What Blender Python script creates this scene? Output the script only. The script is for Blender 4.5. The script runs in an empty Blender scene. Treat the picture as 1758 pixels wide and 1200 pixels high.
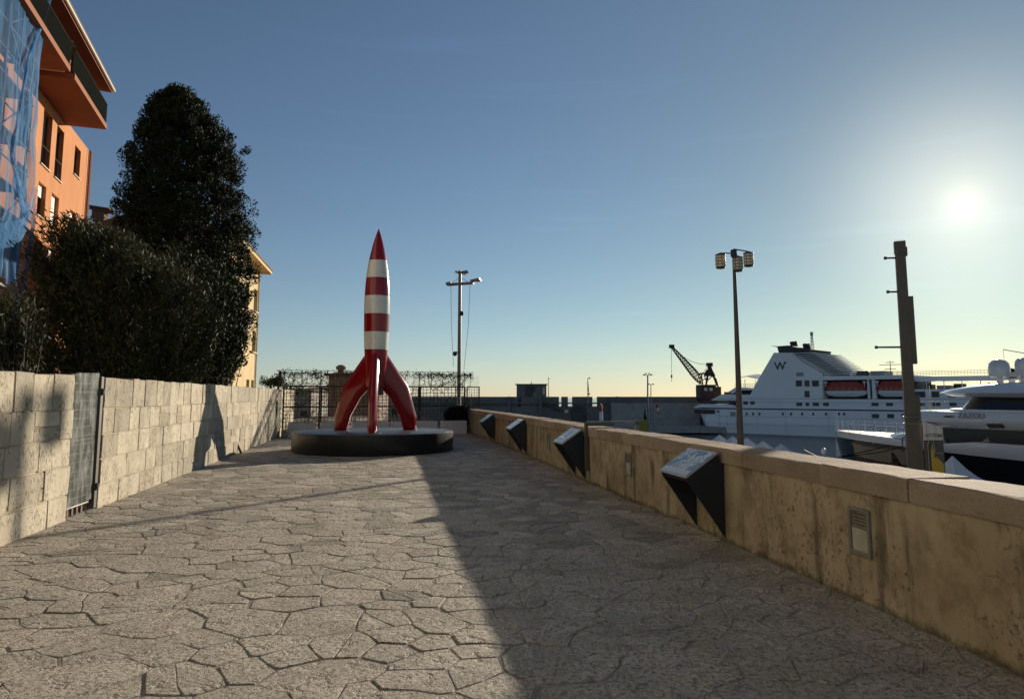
import bpy, math, random
import numpy as np
from mathutils import Vector, Matrix, noise

# ------------------------------------------------------------------ camera, world, sun, exposure
scene = bpy.context.scene
col = scene.collection
EYE = 1.6
FPX, CPX, CPY = 1219.0, 879.0, 541.0           # focal length and principal point in photo pixels
PITCH = math.atan(139.0 / 1219.0)

cam_d = bpy.data.cameras.new('camera')
cam_d.sensor_width = 36.0
cam_d.lens = 36.0 * FPX / 1758.0
cam_d.shift_y = -59.0 / 1758.0
cam_d.clip_start = 0.05
cam_d.clip_end = 6000
cam = bpy.data.objects.new('camera', cam_d)
cam.location = (0, 0, EYE)
cam.rotation_euler = (math.pi / 2 + PITCH, 0, 0)
col.objects.link(cam)
scene.camera = cam

SUN_AZ, SUN_EL = math.radians(33.12), math.radians(13.0)
SUN = Vector((math.sin(SUN_AZ) * math.cos(SUN_EL), math.cos(SUN_AZ) * math.cos(SUN_EL), math.sin(SUN_EL)))

world = bpy.data.worlds.new('World')
scene.world = world
world.use_nodes = True
wn = world.node_tree
wn.nodes.clear()
w_out = wn.nodes.new('ShaderNodeOutputWorld')
w_bg = wn.nodes.new('ShaderNodeBackground')
w_sky = wn.nodes.new('ShaderNodeTexSky')
w_sky.sky_type = 'NISHITA'
w_sky.sun_disc = False
w_sky.sun_elevation = SUN_EL
w_sky.sun_rotation = SUN_AZ
w_sky.air_density = 1.0
w_sky.dust_density = 0.05
w_sky.ozone_density = 1.6
SKY = 0.059
w_bg.inputs['Strength'].default_value = SKY
# the sun itself and the small aureole round it, as a function of the angle from the sun's direction
w_tc = wn.nodes.new('ShaderNodeTexCoord')
w_dot = wn.nodes.new('ShaderNodeVectorMath'); w_dot.operation = 'DOT_PRODUCT'
w_nrm = wn.nodes.new('ShaderNodeVectorMath'); w_nrm.operation = 'NORMALIZE'
wn.links.new(w_tc.outputs['Generated'], w_nrm.inputs[0])
wn.links.new(w_nrm.outputs[0], w_dot.inputs[0])
w_dot.inputs[1].default_value = SUN
w_ac = wn.nodes.new('ShaderNodeMath'); w_ac.operation = 'ARCCOSINE'; w_ac.use_clamp = False
w_min = wn.nodes.new('ShaderNodeMath'); w_min.operation = 'MINIMUM'; w_min.inputs[1].default_value = 0.9999999
wn.links.new(w_dot.outputs['Value'], w_min.inputs[0])
wn.links.new(w_min.outputs[0], w_ac.inputs[0])


def w_lobe(width, amp, color, gauss=False):
    m = wn.nodes.new('ShaderNodeMath'); m.operation = 'MULTIPLY'; m.inputs[1].default_value = -1.0 / width
    if gauss:
        m.inputs[1].default_value = -1.0 / width ** 2
        sq = wn.nodes.new('ShaderNodeMath'); sq.operation = 'POWER'; sq.inputs[1].default_value = 2.0
        wn.links.new(w_ac.outputs[0], sq.inputs[0]); wn.links.new(sq.outputs[0], m.inputs[0])
    else:
        wn.links.new(w_ac.outputs[0], m.inputs[0])
    e = wn.nodes.new('ShaderNodeMath'); e.operation = 'EXPONENT'
    wn.links.new(m.outputs[0], e.inputs[0])
    s = wn.nodes.new('ShaderNodeVectorMath'); s.operation = 'SCALE'
    s.inputs[0].default_value = [c * amp for c in color]
    wn.links.new(e.outputs[0], s.inputs['Scale'])
    return s


def w_add(a, b):
    n = wn.nodes.new('ShaderNodeVectorMath'); n.operation = 'ADD'
    wn.links.new(a, n.inputs[0]); wn.links.new(b, n.inputs[1])
    return n.outputs[0]


w_disc = wn.nodes.new('ShaderNodeMapRange')
w_disc.interpolation_type = 'SMOOTHSTEP'
w_disc.inputs['From Min'].default_value = 0.0125
w_disc.inputs['From Max'].default_value = 0.004
wn.links.new(w_ac.outputs[0], w_disc.inputs['Value'])
w_ds = wn.nodes.new('ShaderNodeVectorMath'); w_ds.operation = 'SCALE'
w_ds.inputs[0].default_value = (22, 21, 16)
wn.links.new(w_disc.outputs[0], w_ds.inputs['Scale'])
w_hs = wn.nodes.new('ShaderNodeHueSaturation'); w_hs.inputs['Saturation'].default_value = 0.96
wn.links.new(w_sky.outputs[0], w_hs.inputs['Color'])
w_tint = wn.nodes.new('ShaderNodeVectorMath'); w_tint.operation = 'MULTIPLY'
w_tint.inputs[1].default_value = (0.875, 0.96, 1.08)
wn.links.new(w_hs.outputs[0], w_tint.inputs[0])
# faint wisps of cirrus
w_map = wn.nodes.new('ShaderNodeMapping'); w_map.inputs['Scale'].default_value = (2.2, 2.2, 34.0); w_map.inputs['Rotation'].default_value = (0.05, 0.03, 0)
wn.links.new(w_nrm.outputs[0], w_map.inputs['Vector'])
w_ns = wn.nodes.new('ShaderNodeTexNoise'); w_ns.inputs['Scale'].default_value = 1.0; w_ns.inputs['Detail'].default_value = 6; w_ns.inputs['Roughness'].default_value = .6
wn.links.new(w_map.outputs[0], w_ns.inputs['Vector'])
w_cr = wn.nodes.new('ShaderNodeMapRange'); w_cr.interpolation_type = 'SMOOTHSTEP'
w_cr.inputs['From Min'].default_value = .56; w_cr.inputs['From Max'].default_value = .74; w_cr.inputs['To Min'].default_value = 1.0; w_cr.inputs['To Max'].default_value = 1.07
wn.links.new(w_ns.outputs['Fac'], w_cr.inputs['Value'])
w_cl = wn.nodes.new('ShaderNodeVectorMath'); w_cl.operation = 'SCALE'
w_wm = w_lobe(0.42, 1.0, (0.0, 0.03, 0.20), True)                     # forward-scattered light round the sun is less blue
w_one = wn.nodes.new('ShaderNodeVectorMath'); w_one.operation = 'SUBTRACT'; w_one.inputs[0].default_value = (1, 1, 1)
wn.links.new(w_wm.outputs[0], w_one.inputs[1])
w_wt = wn.nodes.new('ShaderNodeVectorMath'); w_wt.operation = 'MULTIPLY'
wn.links.new(w_tint.outputs[0], w_wt.inputs[0]); wn.links.new(w_one.outputs[0], w_wt.inputs[1])
wn.links.new(w_wt.outputs[0], w_cl.inputs[0]); wn.links.new(w_cr.outputs[0], w_cl.inputs['Scale'])
# sea haze that pales the sky along the horizon, all round
w_sep = wn.nodes.new('ShaderNodeSeparateXYZ'); wn.links.new(w_nrm.outputs[0], w_sep.inputs[0])
w_h2 = wn.nodes.new('ShaderNodeMath'); w_h2.operation = 'POWER'; w_h2.inputs[1].default_value = 2.0
w_ab = wn.nodes.new('ShaderNodeMath'); w_ab.operation = 'ABSOLUTE'; wn.links.new(w_sep.outputs['Z'], w_ab.inputs[0]); wn.links.new(w_ab.outputs[0], w_h2.inputs[0])
w_hm = wn.nodes.new('ShaderNodeMath'); w_hm.operation = 'MULTIPLY'; w_hm.inputs[1].default_value = -1.0 / 0.10 ** 2; wn.links.new(w_h2.outputs[0], w_hm.inputs[0])
w_he = wn.nodes.new('ShaderNodeMath'); w_he.operation = 'EXPONENT'; wn.links.new(w_hm.outputs[0], w_he.inputs[0])
w_hz = wn.nodes.new('ShaderNodeVectorMath'); w_hz.operation = 'SCALE'; w_hz.inputs[0].default_value = (0.1, 0.4, 1.4)
wn.links.new(w_he.outputs[0], w_hz.inputs['Scale'])
w_sum = w_add(w_add(w_cl.outputs[0], w_hz.outputs[0]), w_ds.outputs[0])
w_sum = w_add(w_sum, w_lobe(0.30, 1.1, (1.0, 0.97, 0.86)).outputs[0])
w_sum = w_add(w_sum, w_lobe(0.12, 5.0, (1.0, 0.90, 0.68), True).outputs[0])
w_sum = w_add(w_sum, w_lobe(0.016, 7.0, (1.0, 0.90, 0.50)).outputs[0])
wn.links.new(w_sum, w_bg.inputs['Color'])
wn.links.new(w_bg.outputs[0], w_out.inputs['Surface'])

sun_d = bpy.data.lights.new('sun', 'SUN')
sun_d.energy = 4.8
sun_d.angle = math.radians(0.5)
sun_d.color = (1.0, 0.87, 0.69)
sun_o = bpy.data.objects.new('sun', sun_d)
sun_o.rotation_euler = (-SUN).to_track_quat('-Z', 'Y').to_euler()
sun_o.location = SUN * 60
col.objects.link(sun_o)

scene.view_settings.view_transform = 'Standard'
scene.view_settings.look = 'None'
scene.view_settings.exposure = 0.38
scene.view_settings.gamma = 1.0
scene.view_settings.use_curve_mapping = False
scene.cycles.max_bounces = 6
scene.cycles.transparent_max_bounces = 12
scene.cycles.use_denoising = True

rnd = random.Random(11)
nrs = np.random.RandomState(5)
TAU = math.tau


# ------------------------------------------------------------------ helpers
def ray(u, v):
    x = (u - CPX) / FPX
    y = -(v - CPY) / FPX
    return Vector((x, math.cos(PITCH) - math.sin(PITCH) * y, math.sin(PITCH) + math.cos(PITCH) * y))


def at(u, v, Y):
    d = ray(u, v)
    return Vector((0, 0, EYE)) + d * (Y / d.y)


def onplane(u, v, P, n):
    d = ray(u, v)
    o = Vector((0, 0, EYE))
    n = Vector((n[0], n[1], 0)); P = Vector((P[0], P[1], 0))
    return o + d * ((P - o).dot(n) / d.dot(n))


ORG = {}


class MB:
    def __init__(self):
        self.v, self.f, self.uv = [], [], None

    def quad(self, *p):
        i = len(self.v); self.v += [Vector(q) for q in p]; self.f.append(tuple(range(i, i + len(p)))); return self

    def hexa(self, b, t):
        """b, t: bottom and top rings with equal counts"""
        n = len(b); i = len(self.v)
        self.v += [Vector(q) for q in b] + [Vector(q) for q in t]
        self.f.append(tuple(range(i + n - 1, i - 1, -1)))
        self.f.append(tuple(range(i + n, i + 2 * n)))
        for k in range(n):
            k2 = (k + 1) % n
            self.f.append((i + k, i + k2, i + n + k2, i + n + k))
        return self

    def box(self, c, s, rz=0.0, M=None):
        sx, sy, sz = s[0] / 2, s[1] / 2, s[2] / 2
        R = Matrix.Rotation(rz, 4, 'Z') if M is None else M
        c = Vector(c)
        q = [(-sx, -sy), (sx, -sy), (sx, sy), (-sx, sy)]
        return self.hexa([c + R @ Vector((a, b, -sz)) for a, b in q], [c + R @ Vector((a, b, sz)) for a, b in q])

    def bbox(self, c, s, bev=0.01, rz=0.0):
        """box with chamfered vertical edges and top"""
        sx, sy, sz = s[0] / 2, s[1] / 2, s[2] / 2
        R = Matrix.Rotation(rz, 4, 'Z'); c = Vector(c); b = bev

        def ring(ix, z):
            x, y = sx - ix, sy - ix
            q = [(-x + b, -y), (x - b, -y), (x, -y + b), (x, y - b), (x - b, y), (-x + b, y), (-x, y - b), (-x, -y + b)]
            return [c + R @ Vector((a, d, z)) for a, d in q]
        rings = [ring(b * .7, -sz), ring(0, -sz + b), ring(0, sz - b), ring(b * .7, sz)]
        return self.loft(rings)

    def loft(self, rings, caps=True, closed=True):
        n = len(rings[0]); i = len(self.v)
        for r in rings: self.v += [Vector(q) for q in r]
        for a in range(len(rings) - 1):
            for k in range(n if closed else n - 1):
                k2 = (k + 1) % n
                self.f.append((i + a * n + k, i + a * n + k2, i + (a + 1) * n + k2, i + (a + 1) * n + k))
        if caps:
            self.f.append(tuple(range(i + n - 1, i - 1, -1)))
            j = i + (len(rings) - 1) * n
            self.f.append(tuple(range(j, j + n)))
        return self

    def prism(self, poly, vec):
        vec = Vector(vec)
        return self.hexa([Vector(p) for p in poly], [Vector(p) + vec for p in poly])

    def tube(self, p0, p1, r0, r1=None, n=8, caps=True):
        if r1 is None: r1 = r0
        p0, p1 = Vector(p0), Vector(p1)
        d = (p1 - p0)
        if d.length < 1e-6: return self
        q = d.to_track_quat('Z', 'Y')
        c = [q @ Vector((math.cos(TAU * k / n), math.sin(TAU * k / n), 0)) for k in range(n)]
        return self.loft([[p0 + a * r0 for a in c], [p1 + a * r1 for a in c]], caps)

    def path(self, pts, r, n=5):
        for a, b in zip(pts[:-1], pts[1:]): self.tube(a, b, r, r, n)
        return self

    def lathe(self, prof, c=(0, 0, 0), n=32, caps=True):
        c = Vector(c)
        return self.loft([[c + Vector((r * math.cos(TAU * k / n), r * math.sin(TAU * k / n), z)) for k in range(n)] for r, z in prof], caps)

    def build(self, name, mat, parent=None, smooth=False, org=None):
        off = ORG.get(parent, Vector((0, 0, 0))) if parent else (Vector(org) if org else Vector((0, 0, 0)))
        me = bpy.data.meshes.new(name)
        me.from_pydata([tuple(p - off) for p in self.v], [], self.f)
        me.validate()
        o = bpy.data.objects.new(name, me)
        if mat: me.materials.append(mat)
        col.objects.link(o)
        if parent:
            o.parent = parent
        else:
            o.location = off
        ORG[o] = off
        if smooth == 'auto':
            me.shade_auto = None if False else None
        if smooth:
            me.polygons.foreach_set('use_smooth', [True] * len(me.polygons))
            if smooth != True:
                me.set_sharp_from_angle(angle=math.radians(smooth))
        me.update()
        return o


def fixn(o):
    """consistent outward normals"""
    import bmesh
    bm = bmesh.new(); bm.from_mesh(o.data)
    bmesh.ops.recalc_face_normals(bm, faces=bm.faces)
    bm.to_mesh(o.data); bm.free()
    return o


def tag(o, label=None, cat=None, group=None, kind=None):
    if label: o['label'] = label
    if cat: o['category'] = cat
    if group: o['group'] = group
    if kind: o['kind'] = kind
    return o


def thing(name, loc, label, cat, group=None, kind=None):
    o = bpy.data.objects.new(name, None)
    o.empty_display_size = 0.3
    col.objects.link(o)
    o.location = loc
    ORG[o] = Vector(loc)
    return tag(o, label, cat, group, kind)


def copy_tree(o, parent=None):
    c = o.copy(); col.objects.link(c); c.parent = parent
    for ch in list(o.children): copy_tree(ch, c)
    return c


def text_mesh(name, body, size, M, mat, parent, extrude=0.004, org=None, bold=0.0):
    cu = bpy.data.curves.new('txt', 'FONT')
    cu.body = body; cu.size = size; cu.extrude = extrude; cu.offset = bold; cu.align_x = 'CENTER'; cu.align_y = 'CENTER'
    t = bpy.data.objects.new('txt', cu)
    col.objects.link(t)
    dg = bpy.context.evaluated_depsgraph_get()
    me = bpy.data.meshes.new_from_object(t.evaluated_get(dg))
    bpy.data.objects.remove(t); bpy.data.curves.remove(cu)
    off = ORG.get(parent, Vector((0, 0, 0)))
    me.transform(Matrix.Translation(-off) @ M)
    me.materials.clear(); me.materials.append(mat)
    me.name = name
    o = bpy.data.objects.new(name, me); col.objects.link(o); o.parent = parent
    ORG[o] = off
    return o


def frame_matrix(origin, xdir, ydir):
    x = Vector(xdir).normalized(); y = Vector(ydir).normalized(); z = x.cross(y)
    return Matrix(((x.x, y.x, z.x, origin[0]), (x.y, y.y, z.y, origin[1]), (x.z, y.z, z.z, origin[2]), (0, 0, 0, 1)))


# ------------------------------------------------------------------ materials
def lin(h):
    h = h.lstrip('#')
    c = [int(h[i:i + 2], 16) / 255 for i in (0, 2, 4)]
    return tuple(x / 12.92 if x <= .04045 else ((x + .055) / 1.055) ** 2.4 for x in c)


class NT:
    def __init__(self, name):
        self.m = bpy.data.materials.new(name); self.m.use_nodes = True
        self.t = self.m.node_tree
        self.p = self.t.nodes['Principled BSDF']
        self.geo = None

    def n(self, typ, **kw):
        nd = self.t.nodes.new(typ)
        for k, v in kw.items(): setattr(nd, k, v)
        return nd

    def l(self, a, b): self.t.links.new(a, b)

    def pos(self, scale=(1, 1, 1)):
        if self.geo is None: self.geo = self.n('ShaderNodeNewGeometry')
        mp = self.n('ShaderNodeMapping'); mp.inputs['Scale'].default_value = scale
        self.l(self.geo.outputs['Position'], mp.inputs['Vector'])
        return mp.outputs[0]

    def noise(self, scale, detail=4, rough=.55, stretch=(1, 1, 1), dist=0):
        nd = self.n('ShaderNodeTexNoise')
        nd.inputs['Scale'].default_value = scale; nd.inputs['Detail'].default_value = detail
        nd.inputs['Roughness'].default_value = rough; nd.inputs['Distortion'].default_value = dist
        self.l(self.pos(stretch), nd.inputs['Vector'])
        return nd.outputs['Fac']

    def voro(self, scale, feature='F1', stretch=(1, 1, 1)):
        nd = self.n('ShaderNodeTexVoronoi', feature=feature)
        nd.inputs['Scale'].default_value = scale
        self.l(self.pos(stretch), nd.inputs['Vector'])
        return nd.outputs['Distance']

    def ramp(self, fac, a, b, lo=0.0, hi=1.0):
        nd = self.n('ShaderNodeMapRange'); nd.interpolation_type = 'SMOOTHSTEP'
        nd.inputs['From Min'].default_value = a; nd.inputs['From Max'].default_value = b
        nd.inputs['To Min'].default_value = lo; nd.inputs['To Max'].default_value = hi
        self.l(fac, nd.inputs['Value'])
        return nd.outputs[0]

    def mix(self, fac, a, b, blend='MIX'):
        nd = self.n('ShaderNodeMix', data_type='RGBA', blend_type=blend)
        for sock, val in ((nd.inputs[0], fac), (nd.inputs[6], a), (nd.inputs[7], b)):
            if hasattr(val, 'is_linked') or hasattr(val, 'links'): self.l(val, sock)
            elif isinstance(val, (int, float)): sock.default_value = val
            else: sock.default_value = (*val, 1)
        return nd.outputs[2]

    def math(self, op, a, b=0.0):
        nd = self.n('ShaderNodeMath', operation=op)
        for sock, val in ((nd.inputs[0], a), (nd.inputs[1], b)):
            if isinstance(val, (int, float)): sock.default_value = val
            else: self.l(val, sock)
        return nd.outputs[0]

    def bump(self, h, strength=.5, dist=.01, prev=None):
        nd = self.n('ShaderNodeBump')
        nd.inputs['Strength'].default_value = strength; nd.inputs['Distance'].default_value = dist
        self.l(h, nd.inputs['Height'])
        if prev is not None: self.l(prev, nd.inputs['Normal'])
        return nd.outputs[0]

    def random(self):
        oi = self.n('ShaderNodeObjectInfo'); return oi.outputs['Random']

    def out(self, color=None, rough=.7, normal=None, metal=0, spec=.5, coat=0):
        P = self.p
        if color is not None:
            if isinstance(color, (tuple, list)): P.inputs['Base Color'].default_value = (*color, 1)
            else: self.l(color, P.inputs['Base Color'])
        if isinstance(rough, (int, float)): P.inputs['Roughness'].default_value = rough
        else: self.l(rough, P.inputs['Roughness'])
        if normal is not None: self.l(normal, P.inputs['Normal'])
        P.inputs['Metallic'].default_value = metal
        P.inputs['Specular IOR Level'].default_value = spec
        P.inputs['Coat Weight'].default_value = coat
        P.inputs['Coat Roughness'].default_value = .04
        return self.m


def simple(name, c1, c2=None, scale=2.0, rough=.6, bump=0.0, bscale=40, bdist=.01, metal=0, spec=.5, coat=0, stretch=(1, 1, 1), rand=0.0):
    k = NT(name)
    c = c1
    if c2 is not None: c = k.mix(k.ramp(k.noise(scale, 5, .6, stretch), .3, .7), c1, c2)
    if rand:
        g = k.ramp(k.random(), 0, 1, 1 - rand, 1 + rand)
        cc = k.n('ShaderNodeCombineColor')
        for s in cc.inputs: k.l(g, s)
        c = k.mix(1.0, c if c2 is not None else c1, cc.outputs[0], 'MULTIPLY')
    nm = k.bump(k.noise(bscale, 6, .6, stretch), bump, bdist) if bump else None
    return k.out(c, rough, nm, metal, spec, coat)


MAT = {}


def make_materials():
    # rough bush-hammered paving
    k = NT('paving_stone')
    big = k.ramp(k.noise(.55, 4, .6), .35, .7)
    c = k.mix(big, (.54, .465, .365), (.62, .545, .44))
    c = k.mix(k.ramp(k.noise(1.1, 6, .7), .50, .72, 0, .8), c, (.33, .285, .235))
    c = k.mix(k.ramp(k.noise(26, 4, .7), .50, .72, 0, .4), c, (.30, .25, .20))
    c = k.mix(k.ramp(k.noise(.8, 5, .65, dist=.6), .60, .70, 0, .45), c, (.56, .48, .35))
    isl = k.geo.outputs['Random Per Island']
    g = k.ramp(isl, 0, 1, .66, 1.2)
    cc = k.n('ShaderNodeCombineColor')
    for so in cc.inputs: k.l(g, so)
    c = k.mix(1.0, c, cc.outputs[0], 'MULTIPLY')
    c = k.mix(k.ramp(k.math('FRACT', k.math('MULTIPLY', isl, 17.3)), .55, 1.0, 0, .5), c, (.47, .385, .27))
    rough_amt = k.ramp(k.noise(1.7, 4, .6), .38, .62, .5, 1.0)          # worn smoother patches
    pits = k.ramp(k.noise(30, 4, .7), .36, .50)
    pits = k.math('MULTIPLY', pits, k.ramp(k.noise(9, 4, .6), .26, .40))
    hol = k.ramp(k.noise(8, 4, .65, (1, .8, 1)), .30, .46)
    fine = k.noise(62, 4, .75)
    mid = k.noise(17, 5, .65)
    hsum = k.math('ADD', k.math('MULTIPLY', pits, .75), k.math('ADD', k.math('MULTIPLY', fine, .75), k.math('MULTIPLY', mid, .8)))
    hsum = k.math('ADD', k.math('MULTIPLY', hsum, rough_amt), k.math('MULTIPLY', hol, 1.5))
    c = k.mix(k.ramp(pits, .6, .0, 0, .7), c, (.16, .13, .10))
    nm = k.bump(hsum, 1.0, .055)
    MAT['paving'] = k.out(c, .64, nm, spec=.45)

    k = NT('paving_mortar')
    c = k.mix(k.ramp(k.noise(3, 5, .6), .3, .7), (.17, .14, .11), (.37, .315, .25))
    MAT['mortar'] = k.out(c, .9, k.bump(k.noise(60, 5, .6), .8, .01), spec=.2)

    # cream limestone blocks
    k = NT('limestone_block')
    c = k.mix(k.ramp(k.noise(1.6, 5, .6), .3, .7), (.39, .345, .26), (.49, .435, .335))
    c = k.mix(k.ramp(k.noise(7, 6, .7, (1, 1, .35)), .48, .74, 0, .75), c, (.25, .21, .15))
    pit = k.ramp(k.noise(42, 3, .6, (1, 1, .45)), .55, .66)
    pit = k.math('MULTIPLY', pit, k.ramp(k.noise(5, 3, .5), .40, .60))
    c = k.mix(k.math('MULTIPLY', pit, .75), c, (.17, .14, .10))
    g = k.ramp(k.random(), 0, 1, .78, 1.14)
    cc = k.n('ShaderNodeCombineColor')
    for s in cc.inputs: k.l(g, s)
    c = k.mix(1.0, c, cc.outputs[0], 'MULTIPLY')
    hh = k.math('SUBTRACT', k.math('ADD', k.math('MULTIPLY', k.noise(30, 5, .65, (1, 1, .6)), .7), k.noise(6, 4, .6)), k.math('MULTIPLY', pit, 1.2))
    MAT['limestone'] = k.out(c, .85, k.bump(hh, .9, .022), spec=.25)
    MAT['wall_mortar'] = simple('wall_mortar', (.36, .295, .20), (.46, .385, .265), 4, .9, .7, 50)

    # ochre rendered parapet, stained
    k = NT('ochre_render')
    c = k.mix(k.ramp(k.noise(.9, 6, .65), .32, .68), (.27, .21, .13), (.37, .30, .205))
    c = k.mix(k.ramp(k.noise(3.4, 6, .7), .44, .66, 0, .8), c, (.19, .14, .085))
    drip = k.math('MULTIPLY', k.ramp(k.noise(3.2, 4, .6, (1, 1, .12)), .50, .66), k.ramp(k.noise(1.3, 3, .5), .40, .56))
    c = k.mix(k.math('MULTIPLY', drip, .85), c, (.075, .062, .045))
    spots = k.ramp(k.noise(22, 5, .7), .56, .68, 0, .8)
    spots = k.math('MULTIPLY', spots, k.ramp(k.noise(1.1, 4, .6), .42, .56))
    c = k.mix(spots, c, (.07, .052, .035))
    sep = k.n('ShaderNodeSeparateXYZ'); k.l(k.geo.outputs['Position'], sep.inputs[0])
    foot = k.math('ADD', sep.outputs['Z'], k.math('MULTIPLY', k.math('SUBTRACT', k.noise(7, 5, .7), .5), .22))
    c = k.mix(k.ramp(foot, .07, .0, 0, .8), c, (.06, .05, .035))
    # drips that run down from the coping joints
    top = k.math('ADD', sep.outputs['Z'], k.math('MULTIPLY', k.math('SUBTRACT', k.noise(4.5, 4, .6, (1, 1, .15)), .52), 1.5))
    c = k.mix(k.ramp(top, .86, 1.12, 0, .85), c, (.06, .052, .04))
    crk = k.n('ShaderNodeTexVoronoi', feature='DISTANCE_TO_EDGE'); crk.inputs['Scale'].default_value = 1.5
    wv = k.n('ShaderNodeTexNoise'); wv.inputs['Scale'].default_value = 3.0; wv.inputs['Detail'].default_value = 6
    k.l(k.geo.outputs['Position'], wv.inputs['Vector'])
    vm = k.n('ShaderNodeVectorMath', operation='MULTIPLY_ADD'); k.l(wv.outputs['Color'], vm.inputs[0]); vm.inputs[1].default_value = (.55, .55, .55); k.l(k.geo.outputs['Position'], vm.inputs[2])
    k.l(vm.outputs[0], crk.inputs['Vector'])
    crack = k.math('MULTIPLY', k.ramp(crk.outputs['Distance'], .012, .0), k.ramp(k.noise(.7, 3, .5), .56, .66, 0, .7))
    c = k.mix(crack, c, (.07, .055, .04))
    spots = k.math('ADD', spots, crack)
    hh = k.math('SUBTRACT', k.math('ADD', k.math('MULTIPLY', k.noise(5, 6, .65), 1.3), k.math('MULTIPLY', k.noise(55, 5, .6), .45)), spots)
    MAT['render'] = k.out(c, .88, k.bump(hh, .7, .014), spec=.25)

    k = NT('coping_limestone')
    c = k.mix(k.ramp(k.noise(1.8, 5, .6), .3, .7), (.40, .30, .215), (.50, .39, .29))
    c = k.mix(k.ramp(k.noise(11, 5, .7), .56, .75, 0, .5), c, (.27, .20, .15))
    g = k.ramp(k.random(), 0, 1, .88, 1.1)
    cc = k.n('ShaderNodeCombineColor')
    for s in cc.inputs: k.l(g, s)
    c = k.mix(1.0, c, cc.outputs[0], 'MULTIPLY')
    hh = k.math('ADD', k.math('MULTIPLY', k.noise(34, 5, .7), 1.2), k.math('MULTIPLY', k.noise(9, 4, .6), .8))
    MAT['coping'] = k.out(c, .8, k.bump(hh, 1.0, .06), spec=.10)

    MAT['red_paint'] = simple('gloss_red_paint', (.25, .004, .008), None, rough=.16, spec=.35, coat=.3)
    MAT['white_paint'] = simple('gloss_white_paint', (.72, .69, .62), (.66, .63, .57), 3, rough=.16, spec=.5, coat=.6)
    MAT['seam'] = simple('dark_red_seam', (.09, .006, .008), None, rough=.5)
    MAT['black_plinth'] = simple('black_plinth_metal', (.010, .0105, .010), (.014, .0145, .0135), 1.4, rough=.34, bump=.04, bscale=6, spec=.5)
    MAT['plinth_top'] = simple('plinth_top_sheet', (.075, .075, .072), (.055, .055, .052), 2.0, rough=.38, bump=.06, bscale=9, spec=.5)
    MAT['steel'] = simple('galvanised_steel', (.20, .195, .185), (.15, .145, .14), 6, .45, .05, 60, metal=.5)
    MAT['dark_steel'] = simple('dark_steel', (.03, .029, .028), (.045, .042, .04), 6, .5, .08, 60)
    MAT['rail_black'] = simple('black_green_railing', (.010, .013, .010), (.016, .019, .015), 4, .85, spec=.08)
    MAT['rust_steel'] = simple('rusty_steel', (.035, .025, .020), (.022, .017, .015), 5, .8, .2, 50)
    MAT['bronze_steel'] = simple('bronze_brown_steel', (.085, .072, .056), (.068, .057, .045), 4, .5, .06, 60)
    MAT['navy'] = simple('navy_powder_coat', (.0085, .0115, .017), (.012, .015, .020), 3, .5, .03, 80)
    MAT['alu'] = simple('brushed_aluminium_edge', (.46, .44, .41), (.40, .38, .36), 8, .35, metal=.3)
    MAT['lamp_frame'] = simple('grey_cast_frame', (.17, .165, .145), (.13, .125, .11), 9, .55, .15, 70)
    k = NT('dusty_lamp_glass')
    c = k.mix(k.ramp(k.noise(5, 4, .6), .35, .7), (.30, .29, .23), (.40, .385, .32))
    MAT['lamp_glass'] = k.out(c, .22, None, spec=.6)
    MAT['planter'] = simple('pale_planter', (.60, .56, .53), (.53, .50, .47), 2.5, .7, .1, 30)
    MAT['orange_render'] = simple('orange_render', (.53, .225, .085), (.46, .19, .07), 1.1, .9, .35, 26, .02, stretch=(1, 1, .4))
    MAT['shaded_orange'] = simple('shade_toned_orange_concrete', (.29, .095, .038), (.25, .08, .032), 1.1, .85, .1, 20)  # soffit shade put into the colour, darker than the facade orange
    MAT['pale_render'] = simple('pale_bounce_render', (.62, .60, .50), (.54, .525, .44), .7, .9, .2, 20, .02)
    MAT['cream_render'] = simple('cream_render', (.62, .47, .25), (.55, .41, .21), .7, .9, .2, 20, .02)
    MAT['brown_tile'] = simple('brown_roof_tile', (.14, .075, .05), (.085, .05, .035), 3, .85, .5, 14, .05)
    MAT['white_shutter'] = simple('white_roller_shutter', (.78, .76, .70), (.70, .68, .62), 3, .55)
    MAT['wood_frame'] = simple('dark_wood_frame', (.10, .055, .035), (.07, .04, .025), 5, .6)
    MAT['sill'] = simple('pale_sill', (.66, .58, .46), (.58, .51, .41), 5, .7)
    MAT['copper_pipe'] = simple('red_brown_downpipe', (.27, .075, .04), (.2, .06, .035), 6, .5)
    MAT['maroon'] = simple('maroon_wall', (.11, .03, .025), (.08, .022, .02), 3, .8)
    MAT['yellow_line'] = simple('yellow_rail', (.55, .33, .06), None, rough=.6)
    k = NT('dark_window_glass')
    MAT['glass'] = k.out((.018, .02, .022), .06, None, spec=.6)
    MAT['tinted'] = NT('tinted_yacht_glass').out((.006, .007, .009), .05, None, spec=.6)
    MAT['scaffold'] = simple('scaffold_tube', (.40, .40, .40), (.30, .30, .30), 8, .4, metal=.4)
    MAT['deck_board'] = simple('scaffold_deck', (.32, .33, .34), (.25, .26, .27), 4, .6)
    # blue debris net: woven sheet that lets light through
    k = NT('blue_debris_net')
    tr = k.n('ShaderNodeBsdfTransparent'); tl = k.n('ShaderNodeBsdfTranslucent'); df = k.n('ShaderNodeBsdfDiffuse')
    cb = k.mix(k.ramp(k.noise(1.5, 5, .65, (2.5, 2.5, .25)), .3, .7), (.07, .21, .44), (.18, .36, .60))
    k.l(cb, df.inputs['Color']); k.l(cb, tl.inputs['Color'])
    a = k.n('ShaderNodeMixShader'); a.inputs[0].default_value = .45
    k.l(df.outputs[0], a.inputs[1]); k.l(tl.outputs[0], a.inputs[2])
    b = k.n('ShaderNodeMixShader')
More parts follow.
